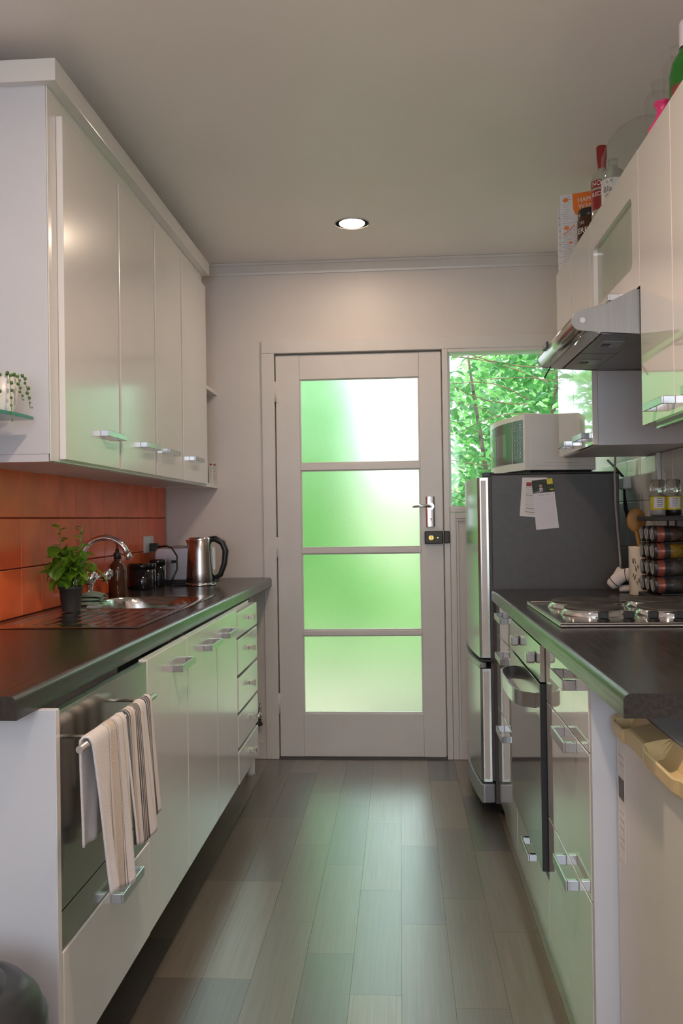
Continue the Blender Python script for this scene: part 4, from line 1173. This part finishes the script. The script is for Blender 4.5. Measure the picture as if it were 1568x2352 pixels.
# cupboard above the hood with frosted glass door
t = thing('wall_cupboard', 'gloss white cupboard with frosted glass door above range hood', 'cupboard', (.77, 2.52, 1.745))
part('carcass', 'panel', t, .001, x=(XRU+.018, XR), y=(2.239, 2.799), z=(1.748, ZR1))
oy0, oy1, oz0, oz1, rr = 2.305, 2.752, 1.812, 2.0, .02
ri = [(oy1-rr+rr*math.cos(a), oz1-rr+rr*math.sin(a)) for a in [PI/2*i/5 for i in range(6)]] + [(oy0+rr+rr*math.cos(a), oz1-rr+rr*math.sin(a)) for a in [PI/2+PI/2*i/5 for i in range(6)]] + \
     [(oy0+rr+rr*math.cos(a), oz0+rr+rr*math.sin(a)) for a in [PI+PI/2*i/5 for i in range(6)]] + [(oy1-rr+rr*math.cos(a), oz0+rr+rr*math.sin(a)) for a in [1.5*PI+PI/2*i/5 for i in range(6)]]
Y0_, Y1_, Z0_, Z1_ = 2.2405, 2.7985, 1.750, ZR1-.001
def outer(p):
    cy, cz = (oy0+oy1)/2, (oz0+oz1)/2
    k = min(((Y1_-cy) if p[0] > cy else (cy-Y0_))/max(1e-6, abs(p[0]-cy)), ((Z1_-cz) if p[1] > cz else (cz-Z0_))/max(1e-6, abs(p[1]-cz)))
    return (cy+(p[0]-cy)*k, cz+(p[1]-cz)*k)
ro = [outer(p) for p in ri]
# put the outer corners exactly on the rectangle corners
for cy_, cz_ in ((Y1_, Z1_), (Y0_, Z1_), (Y0_, Z0_), (Y1_, Z0_)):
    i = min(range(len(ro)), key=lambda i: (ro[i][0]-cy_)**2+(ro[i][1]-cz_)**2); ro[i] = (cy_, cz_)
n = len(ri); vs = []
for xx in (XRU, XRU+.0175):
    vs += [(xx, p[0], p[1]) for p in ro] + [(xx, p[0], p[1]) for p in ri]
fs = []
for k in range(n):
    k2 = (k+1) % n
    fs += [(k, k2, n+k2, n+k), (2*n+k, 3*n+k, 3*n+k2, 2*n+k2), (n+k, n+k2, 3*n+k2, 3*n+k), (k, 2*n+k, 2*n+k2, k2)]
d = MB().add(vs, fs).build('door', 'gloss', t)
p = part('frosted_pane', pm('frosted_door_pane', (.36, .39, .33), .16, var=.12, scale=2.5, spec=.5), d, x=(XRU+.0135, XRU+.0165), y=(oy0-.01, oy1+.01), z=(oz0-.01, oz1+.01))
bar_handle(d, XRU, XRU-.031, 2.44, 2.59, 1.772, .018)
# range hood
hd = thing('range_hood', 'stainless slide out range hood with rounded front', 'hood', (.7, 2.52, 1.62))
sidep = [(XR-.002, 1.745), (.600, 1.742), (.585, 1.735), (.53, 1.708), (.468, 1.693)] + arc(.468, 1.666, .0255, PI*.55, PI*1.42, 9) + [(.50, 1.637), (.62, 1.628), (XR-.002, 1.622)]
MB().prism(sidep, 2.243, 2.2465, 'y').build('side_plate', 'steel_dark', hd, bevel=.0005)
MB().prism(sidep, 2.7935, 2.797, 'y').build('side_plate', 'steel_dark', hd, bevel=.0005)
# curved shell between the plates (top and rolled front)
shell = [(.600, 1.742), (.53, 1.708), (.468, 1.692)] + arc(.468, 1.666, .0245, PI*.55, PI*1.42, 12) + [(.478, 1.640)]
vs, fs = [], []
for yy in (2.2465, 2.7935): vs += [(x, yy, z) for x, z in shell]
n = len(shell)
for k in range(n-1): fs.append((k, k+1, n+k+1, n+k))
o = MB().add(vs, fs, True).build('rolled_front', 'steel', hd); sm = o.modifiers.new('s', 'SOLIDIFY'); sm.thickness = .0015; sm.offset = -1
MB().box(.62, XR-.004, 2.2465, 2.7935, 1.628, 1.742).build('motor_box', 'steel_dark', hd)
b = MB().prism([(.480, 1.640), (.515, 1.634), (.515, 1.639), (.480, 1.645)], 2.2465, 2.7935, 'y'); b.build('slide_visor', 'steel', hd)
for ya, yb in ((2.255, 2.517), (2.523, 2.785)):
    g = MB().prism([(.520, 1.633), (.90, 1.6245), (.90, 1.6275), (.520, 1.636)], ya, yb, 'y').build('grease_filter', 'steel_dark', hd)
    yc = (ya+yb)/2
    MB().prism([(.545, 1.6305), (.60, 1.629), (.60, 1.632), (.545, 1.633)], yc-.045, yc+.035, 'y').build('filter_catch', 'grey_plastic', g)
    MB().prism([(.548, 1.6285), (.57, 1.628), (.57, 1.631), (.548, 1.631)], yc-.012, yc+.016, 'y').build('catch_button', 'black', g)
MB().lathe([(.007, -.001), (.006, .0015), (.003, .002)], (.470, 2.2425, 1.667), 14, 'y').build('screw', 'chrome', hd)
part('switch_block', 'black', hd, .001, x=(.4385, .446), y=(2.60, 2.66), z=(1.668, 1.686))
for k in range(4): part('switch', 'grey_plastic', hd, x=(.4365, .4385), y=(2.604+.014*k, 2.613+.014*k), z=(1.670, 1.684))
MB().tube([(.475, 2.29, 1.635), (.475, 2.36, 1.628)], .0025, 6).build('visor_stay', 'chrome', hd)
MB().tube([(.475, 2.74, 1.635), (.455, 2.74, 1.60)], .0025, 6).build('visor_stay', 'black', hd)

# ---- things on the right bench
rk = thing('spice_rack', 'black tower spice rack holding rows of jars', 'rack', (.885, 2.94, .889))
part('base_board', 'black_matte', rk, .003, x=(.826, .931), y=(2.845, 3.035), z=(.8892, .910))
part('top_board', 'black_matte', rk, .003, x=(.826, .931), y=(2.845, 3.035), z=(1.150, 1.166))
for xx, yy in ((.927, 2.850), (.927, 3.029), (.927, 2.94)): part('post', 'black_matte', rk, x=(xx-.003, xx+.003), y=(yy-.003, yy+.003), z=(.91, 1.15))
rows = (.9425, .9975, 1.0525, 1.1075)
for i, zc in enumerate(rows):
    for yy in (2.878, 2.94, 3.002):
        part('jar_rest', 'black_matte', rk, x=(.856, .928), y=(yy-.006, yy+.006), z=(zc-.0315, zc-.0275))
jar0 = None
spn = ['spice3', 'spice3', 'spice2', 'spice1']
def spice_jar(yy, zc, mat, label):
    t = thing('spice_jar', label, 'jar', (.83, yy, zc-.0265), 'jars lying in the spice rack')
    r = .0262
    MB().lathe([(0, .857), (r-.002, .857), (r, .860), (r, .926), (r-.003, .929), (0, .929)], (0, yy, zc), 20, 'x', cap=False).build('glass_body', 'glass', t)
    MB().lathe([(r-.003, .861), (r-.003, .922)], (0, yy, zc), 16, 'x').build('spice', mat, t)
    MB().lathe([(r+.0004, .842), (r+.0004, .864)], (0, yy, zc), 20, 'x', cap=False).build('label_band', 'copper_label', t)
    MB().lathe([(r+.0004, .864), (r+.0004, .882)], (0, yy, zc), 20, 'x', cap=False).build('dark_band', 'black', t)
    MB().lathe([(0, .8305), (r-.003, .8305), (r-.0005, .833), (r-.0005, .857)], (0, yy, zc), 20, 'x', cap=False).build('cap', 'black', t)
    b = MB()
    for k in (-1, 0, 1):
        cy = yy+.0145*k; h_ = .020 if k == 0 else .015
        b.add([(.8300, cy-.0065, zc-h_), (.8300, cy-.0005, zc-h_), (.8300, cy+.0065, zc+h_), (.8300, cy+.0005, zc+h_)], [(0, 1, 2, 3)])
    b.build('cap_slots', 'white_plastic', t)
where = {0: 'bottom', 1: 'second lowest', 2: 'second highest', 3: 'top'}
depth = {0: 'at the hob edge', 1: 'in the middle', 2: 'at the crock edge'}
for i, zc in enumerate(rows):
    for j, yy in enumerate((2.878, 2.94, 3.002)):
        spice_jar(yy, zc, spn[i], f'spice jar lying in the {where[i]} row of the rack {depth[j]}')
def grinder(x, y, mat, lab, label):
    t = thing('spice_grinder', label, 'grinder', (x, y, 1.166))
    MB().lathe([(.0, 1.1665), (.023, 1.1665), (.0245, 1.170), (.0245, 1.232), (.021, 1.240), (.0215, 1.244)], (x, y, 0), 24, cap=False).build('glass_jar', 'glass', t)
    MB().lathe([(.0222, 1.169), (.0222, 1.20 if mat == 'pepper' else 1.215)], (x, y, 0), 20).build('contents', mat, t)
    MB().lathe([(.0248, 1.186), (.0248, 1.228)], (x, y, 0), 24, cap=False).build('label', lab, t)
    vs, fs = [], []
    for k in range(9):
        a = -2.35+1.35*k/8
        vs += [(x+.0251*math.cos(a), y+.0251*math.sin(a), 1.192), (x+.0251*math.cos(a), y+.0251*math.sin(a), 1.226)]
    fs = [(2*k, 2*k+2, 2*k+3, 2*k+1) for k in range(8)]
    MB().add(vs, fs, True).build('label_panel', 'paper_lilac', t)
    for q in range(5):
        vs = []
        for k in range(7):
            a = -1.98+.72*k/6
            vs += [(x+.0253*math.cos(a), y+.0253*math.sin(a), 1.197+.006*q), (x+.0253*math.cos(a), y+.0253*math.sin(a), 1.199+.006*q)]
        MB().add(vs, [(2*k, 2*k+2, 2*k+3, 2*k+1) for k in range(6)]).build('label_print', 'ink', t)
    MB().lathe([(.0215, 1.242), (.024, 1.246), (.0245, 1.262), (.022, 1.266), (.0225, 1.280), (.0195, 1.284), (0, 1.284)], (x, y, 0), 24, cap=False).build('grinder_cap', 'glass', t)
grinder(.858, 2.90, 'salt', 'yellow', 'glass salt grinder with yellow label on the spice rack')
grinder(.907, 2.90, 'pepper', 'yellow', 'glass grinder of dark peppercorns on the spice rack')
for o in list(COL.objects):   # set the whole rack a little off the tiles
    if o.parent is None and o.name.split('.')[0] in ('spice_rack', 'spice_jar', 'spice_grinder'): o.location.x -= .018
# utensil crock, spoon, bundle
t = thing('utensil_crock', 'cream ceramic crock with black lettering behind the spice rack', 'crock', (.842, 3.12, .889))
cx, cy = .842, 3.125
MB().lathe([(0, .8895), (.037, .8895), (.039, .893), (.040, 1.055), (.0405, 1.060), (.037, 1.060), (.036, .90), (0, .90)], (cx, cy, 0), 28, cap=False).build('crock_body', 'cream_ceramic', t)
for k, (a0, zz) in enumerate(((-2.55, .955), (-2.35, .985), (-2.6, 1.01), (-2.2, .94))):
    b = MB()
    b.tube([(cx+.0405*math.cos(a0+q*.07), cy+.0405*math.sin(a0+q*.07), zz+.012*math.sin(q*1.7+k)) for q in range(6)], .0011, 5)
    b.build('lettering', 'ink_black', t)
t = thing('wooden_spoon', 'wooden spoon standing in the cream crock', 'spoon', (.84, 3.12, .902))
MB().tube([(.846, 3.13, .903), (.838, 3.125, 1.06), (.829, 3.12, 1.115)], [.006, .006, .0075], 10).build('shaft', 'wood', t)
MB().ball((.829, 3.122, 1.152), .034, 20, 14, (1.0, .30, 1.25)).build('bowl', 'wood', t)
t = thing('cloth_bundle', 'rolled white cloth bundle tied with dark cord on bench', 'cloth', (.80, 3.2, .889))
p0, p1, p2, p3 = Vector((.762, 3.235, .913)), Vector((.782, 3.225, .935)), Vector((.802, 3.215, .953)), Vector((.835, 3.20, .958))
MB().tube([p0, p0.lerp(p1, .3), p1, p2, p2.lerp(p3, .6), p3], [.016, .0215, .0235, .024, .024, .020], 18).build('roll', 'cloth_white', t)
MB().tube([(.770, 3.25, .9085), (.79, 3.252, .94), (.80, 3.25, .965), (.82, 3.245, .95)], [.012, .019, .019, .012], 14).build('roll', 'cloth_white', t)
MB().tube([(.795, 3.24, .902), (.83, 3.23, .905), (.86, 3.22, .905)], [.012, .0128, .0128], 12).build('roll', 'cloth_white', t)
for q, dr_ in ((p1.lerp(p0, .3), p1-p0), (p2.lerp(p3, .35), p3-p2)):
    dr_ = dr_.normalized(); u = dr_.cross(Vector((0, 1, 0))).normalized(); v = dr_.cross(u)
    MB().tube([q+(u*math.cos(2*PI*k/16)+v*math.sin(2*PI*k/16))*.0245 for k in range(17)], .0014, 5, cap=False).build('tie', 'black', t)
# cords on the wall behind
t = thing('hood_cord', 'grey power cord hanging down in front of the fridge side', 'cord', (.83, 3.38, 1.39))
MB().tube([at(1413, 1030, y=3.392), at(1411, 1090, y=3.40), at(1413, 1160, y=3.41), at(1418, 1220, y=3.41), at(1424, 1290, y=3.40), at(1425, 1330, y=3.38)], .0042, 8).build('lead', 'cable_grey', t)
t = thing('wall_plug', 'white plug adaptor on the tiles with black charger cord', 'plug', (XR-.02, 3.62, 1.29))
part('adaptor', 'white_plastic', t, .006, x=(XR-.045, XR-.009), y=(3.56, 3.63), z=(1.275, 1.325))
MB().tube([(XR-.03, 3.60, 1.276), (XR-.03, 3.585, 1.23), (XR-.028, 3.55, 1.17), (XR-.026, 3.545, 1.155), (XR-.025, 3.575, 1.15), (XR-.03, 3.60, 1.20), (XR-.03, 3.605, 1.276)], .004, 8).build('lead', 'black', t)
MB().tube([(XR-.035, 3.595, 1.325), (XR-.05, 3.64, 1.36), (XR-.07, 3.70, 1.40)], .005, 8).build('lead', 'black', t)
t = thing('cable_duct', 'white cable duct running up the tiled wall', 'duct', (XR-.015, 3.18, 1.15))
part('duct_body', 'white_plastic', t, .002, x=(XR-.022, XR-.009), y=(3.17, 3.187), z=(1.20, 1.392))
part('duct_socket', 'white_plastic', t, .002, x=(XR-.018, XR-.009), y=(3.205, 3.26), z=(1.265, 1.33))

# ---- things on top of the right cupboards
ZT = ZR1
def stand(px, x):   # point on cupboard top below photo column px at depth x
    p = at(px, 400, x=x); return p.y
def bag(name, label, x0, y0, wx, hy, tilt, mat, marks):
    pass
t = thing('paper_food_bag', 'printed paper bag with orange flap on the wall cupboards', 'bag', (.66, 3.26, ZT))
def bagp(u, v, w_=0):   # u across (camera facing side), v up, w depth
    b0 = Vector((.622, 3.33, ZT)); du = Vector((.125, -.045, 0)); dw_ = Vector((.02, .05, 0))
    return b0+du*u+Vector((0, 0, .285*v))+dw_*w_*(1-.75*v)
vs = [bagp(u, v, w_) for v in (0, .3, .7, 1) for (u, w_) in ((0, 0), (1, 0), (1, 1), (0, 1))]
fs = [(0, 3, 2, 1), (12, 13, 14, 15)] + [(i*4+k, i*4+(k+1) % 4, (i+1)*4+(k+1) % 4, (i+1)*4+k) for i in range(3) for k in range(4)]
MB().add(vs, fs).build('bag_body', 'paper', t)
def bq(name, u0, u1, v0, v1, mat, off=-.02): return MB().add([bagp(u0, v0, off), bagp(u1, v0, off), bagp(u1, v1, off), bagp(u0, v1, off)], [(0,1,2,3)]).build(name, mat, t)
MB().add([bagp(.34, 1, -.05), bagp(.36, .80, -.05), bagp(.42, .72, -.05), bagp(.55, .70, -.05), bagp(.98, .78, -.05), bagp(1., 1, -.05)], [(0,1,2,3,4,5)]).build('orange_flap', 'orange', t)
def bagtext(s, size, u, v, mat='white_ink', off=-.09):
    vs, fs = text_mesh(s, size)
    MB().add([bagp(u+a.x, v+a.y*.5, off) for a in vs], fs).build('lettering', mat, t)
bagtext('HAPPY', .17, .74, .90); bagtext('WAND', .17, .78, .815)
random.seed(3)
for k in range(30):
    v = .06+.031*k; bq('print_line', .03+.05*(k % 2), .10+.2*random.random()+.06, v, v+.008, 'ink_pale')
    if v < .7: bq('print_line', .36+.04*(k % 3), .60+.3*random.random(), v, v+.007, 'ink_pale')
for u, v, r_ in ((.16, .93, .05), (.17, .56, .045), (.28, .36, .03)):
    n = 12
    MB().add([bagp(u+r_*1.6*math.cos(2*PI*q/n), v+r_*.5*math.sin(2*PI*q/n), -.025) for q in range(n)], [tuple(range(n))]).build('orange_motif', 'orange', t)
MB().add([bagp(.08, .46, -.03), bagp(.40, .58, -.03), bagp(.40, .595, -.03), bagp(.08, .475, -.03)], [(0,1,2,3)]).build('orange_motif', 'orange', t)
t = thing('paper_food_bag', 'slim blue printed bag behind the orange flapped bag', 'bag', (.64, 3.39, ZT))
def b2(u, v, w_): return Vector((.620+.07*u+.01*w_, 3.375-.01*u+.04*w_*(1-.7*v), ZT+.25*v))
vs = [b2(u, v, w_) for v in (0, 1) for (u, w_) in ((0, 0), (1, 0), (1, 1), (0, 1))]
MB().add(vs, [(0,3,2,1),(4,5,6,7),(0,1,5,4),(1,2,6,5),(2,3,7,6),(3,0,4,7)]).build('bag_body', 'paper', t)
for u, v in ((.15, .75), (.3, .22), (.2, .48)):
    MB().add([b2(u, v, -.02), b2(u+.3, v, -.02), b2(u+.25, v+.09, -.02), b2(u+.05, v+.08, -.02)], [(0,1,2,3)]).build('blue_motif', 'blue', t)
for k in range(9): MB().add([b2(.05, .05+.1*k, -.01), b2(.5, .05+.1*k, -.01), b2(.5, .07+.1*k, -.01), b2(.05, .07+.1*k, -.01)], [(0,1,2,3)]).build('print_line', 'ink_pale', t)
def cylfn(cx, cy, r, zc, a0):
    return lambda x, y: (cx+r*math.cos(a0+x/r), cy+r*math.sin(a0+x/r), zc+y)
FACE = -PI/2-.28   # direction towards the camera
# brown jar
jx, jy = .665, 3.03
t = thing('brown_jar', 'brown jar with dark lid and white lettering on cupboards', 'jar', (jx, jy, ZT))
MB().lathe([(0, ZT+.0005), (.040, ZT+.0005), (.042, ZT+.004), (.042, ZT+.085), (.036, ZT+.098)], (jx, jy, 0), 28, cap=False).build('jar_body', 'amber', t)
MB().lathe([(.038, ZT+.096), (.039, ZT+.100), (.039, ZT+.120), (.036, ZT+.123), (0, ZT+.123)], (jx, jy, 0), 28, cap=False).build('lid', 'black', t)
text('lettering', 'ERB', .026, cylfn(jx, jy, .0423, ZT+.045, FACE-.55), 'white_ink', t)
text('lettering', 'SEE', .014, cylfn(jx, jy, .0423, ZT+.072, FACE-.6), 'ink_pale', t)
def bottle(name, label, x, y, prof, mat, cat='bottle'):
    t = thing(name, label, cat, (x, y, ZT))
    MB().lathe([(r, ZT+h) for r, h in prof], (x, y, 0), 28, cap=False).build('bottle_body', mat, t)
    return t
M['clear_bottle'] = pm('pale_bottle_glass', (.62, .63, .56), .06, trans=.55, ior=1.3, var=.03)
x, y = .688, 2.94
t = bottle('vodka_bottle', 'clear bottle with red cap and red label on the cupboards', x, y, [(0, .0005), (.034, .0005), (.036, .004), (.036, .185), (.030, .205), (.014, .222), (.0135, .228)], 'clear_bottle')
MB().lathe([(.0135, ZT+.226), (.0135, ZT+.24), (.0165, ZT+.262), (.0175, ZT+.30), (.016, ZT+.302), (0, ZT+.302)], (x, y, 0), 20, cap=False).build('cap', 'red', t)
def band(x, y, r, z0, z1, a0, a1, mat, parent, name):
    vs = []; n = 12
    for k in range(n+1):
        a = a0+(a1-a0)*k/n; vs += [(x+r*math.cos(a), y+r*math.sin(a), ZT+z0), (x+r*math.cos(a), y+r*math.sin(a), ZT+z1)]
    return MB().add(vs, [(2*k, 2*k+2, 2*k+3, 2*k+1) for k in range(n)], True).build(name, mat, parent)
band(x, y, .0363, .158, .182, FACE-1.5, FACE+1.5, 'red', t, 'label_band')
band(x, y, .0363, .085, .150, FACE-1.3, FACE+.15, 'red', t, 'label')
text('lettering', 'NOFF', .022, cylfn(x, y, .0367, ZT+.170, FACE-.2), 'white_ink', t)
text('lettering', 'RED', .020, cylfn(x, y, .0367, ZT+.135, FACE-.5), 'white_ink', t)
band(x, y, .0363, .045, .055, FACE-1.2, FACE+.8, 'blue', t, 'label_strip')
x, y = .690, 2.80
t = bottle('spirit_bottle', 'clear bottle with white label and black script lettering', x, y, [(0, .0005), (.036, .0005), (.038, .004), (.038, .135), (.032, .160), (.014, .175), (.013, .185)], 'clear_bottle')
MB().lathe([(.014, ZT+.183), (.015, ZT+.186), (.015, ZT+.200), (0, ZT+.201)], (x, y, 0), 18, cap=False).build('cap', 'clear_bottle', t)
band(x, y, .0383, .03, .132, FACE-1.2, FACE+1.2, 'paper', t, 'label')
text('lettering', 'n K', .018, cylfn(x, y, .0387, ZT+.122, FACE-.25), 'ink', t)
text('lettering', 'Black', .026, cylfn(x, y, .0387, ZT+.098, FACE-.15), 'ink_black', t)
text('lettering', 'SPICED', .014, cylfn(x, y, .0387, ZT+.078, FACE-.15), 'ink', t)
# clear dome
gx, gy = .742, 2.635
t = thing('glass_dome', 'large clear glass dome on top of wall cupboards', 'dome', (gx, gy, ZT))
prof = [(.075, .012), (.10, .03), (.118, .06), (.125, .10), (.122, .15), (.106, .19), (.08, .222), (.045, .245), (.0, .252)]
M['thin_glass'] = window_glass('thin_clear_glass', .5)
sh = MB().lathe([(r, ZT+h) for r, h in prof], (gx, gy, 0), 36, cap=False).build('dome_shell', 'thin_glass', t)
MB().lathe([(0, ZT+.0005), (.09, ZT+.0005), (.092, ZT+.006), (.076, ZT+.012), (0, ZT+.012)], (gx, gy, 0), 32, cap=False).build('dome_base', 'clear_bottle', t)
# clear square bottles, pink vase, green bottle
def square_bottle(x, y, h, label):
    t = thing('clear_bottle', label, 'bottle', (x, y, ZT))
    MB().box(x-.032, x+.032, y-.032, y+.032, ZT+.0005, ZT+h).build('bottle_body', 'thin_glass', t, bevel=.008, bseg=3)
    MB().lathe([(.016, ZT+h), (.016, ZT+h+.022), (.020, ZT+h+.024), (.020, ZT+h+.034), (.0, ZT+h+.034)], (x, y, 0), 18, cap=False).build('stopper', 'thin_glass', t)
square_bottle(.725, 2.43, .225, 'clear square bottle behind the pink vase next to dome')
square_bottle(.745, 2.33, .265, 'taller clear square bottle beside the green bottle')
x, y = .672, 2.215
t = bottle('pink_vase', 'hot pink vase with flared rim on the cupboards', x, y, [(0, .0005), (.034, .0005), (.040, .015), (.038, .040), (.022, .062), (.0165, .082), (.020, .096), (.024, .099), (.024, .103), (.018, .102), (.015, .085), (0, .06)], 'pink', 'vase')
x, y = .690, 2.085
t = bottle('green_bottle', 'green glass bottle with white foil top on cupboards', x, y, [(0, .0005), (.040, .0005), (.0425, .005), (.0425, .105), (.036, .135), (.022, .158), (.018, .17), (.017, .21)], 'green_glass')
MB().lathe([(.0178, ZT+.168), (.0185, ZT+.172), (.0185, ZT+.225), (.017, ZT+.232), (0, ZT+.233)], (x, y, 0), 22, cap=False).build('foil_top', 'paper_lilac', t)
MB().lathe([(.0192, ZT+.163), (.0188, ZT+.171)], (x, y, 0), 22, cap=False).build('neck_band', 'black', t)
band(x, y, .0428, .02, .075, FACE-1.1, FACE+1.1, 'copper_label', t, 'label')
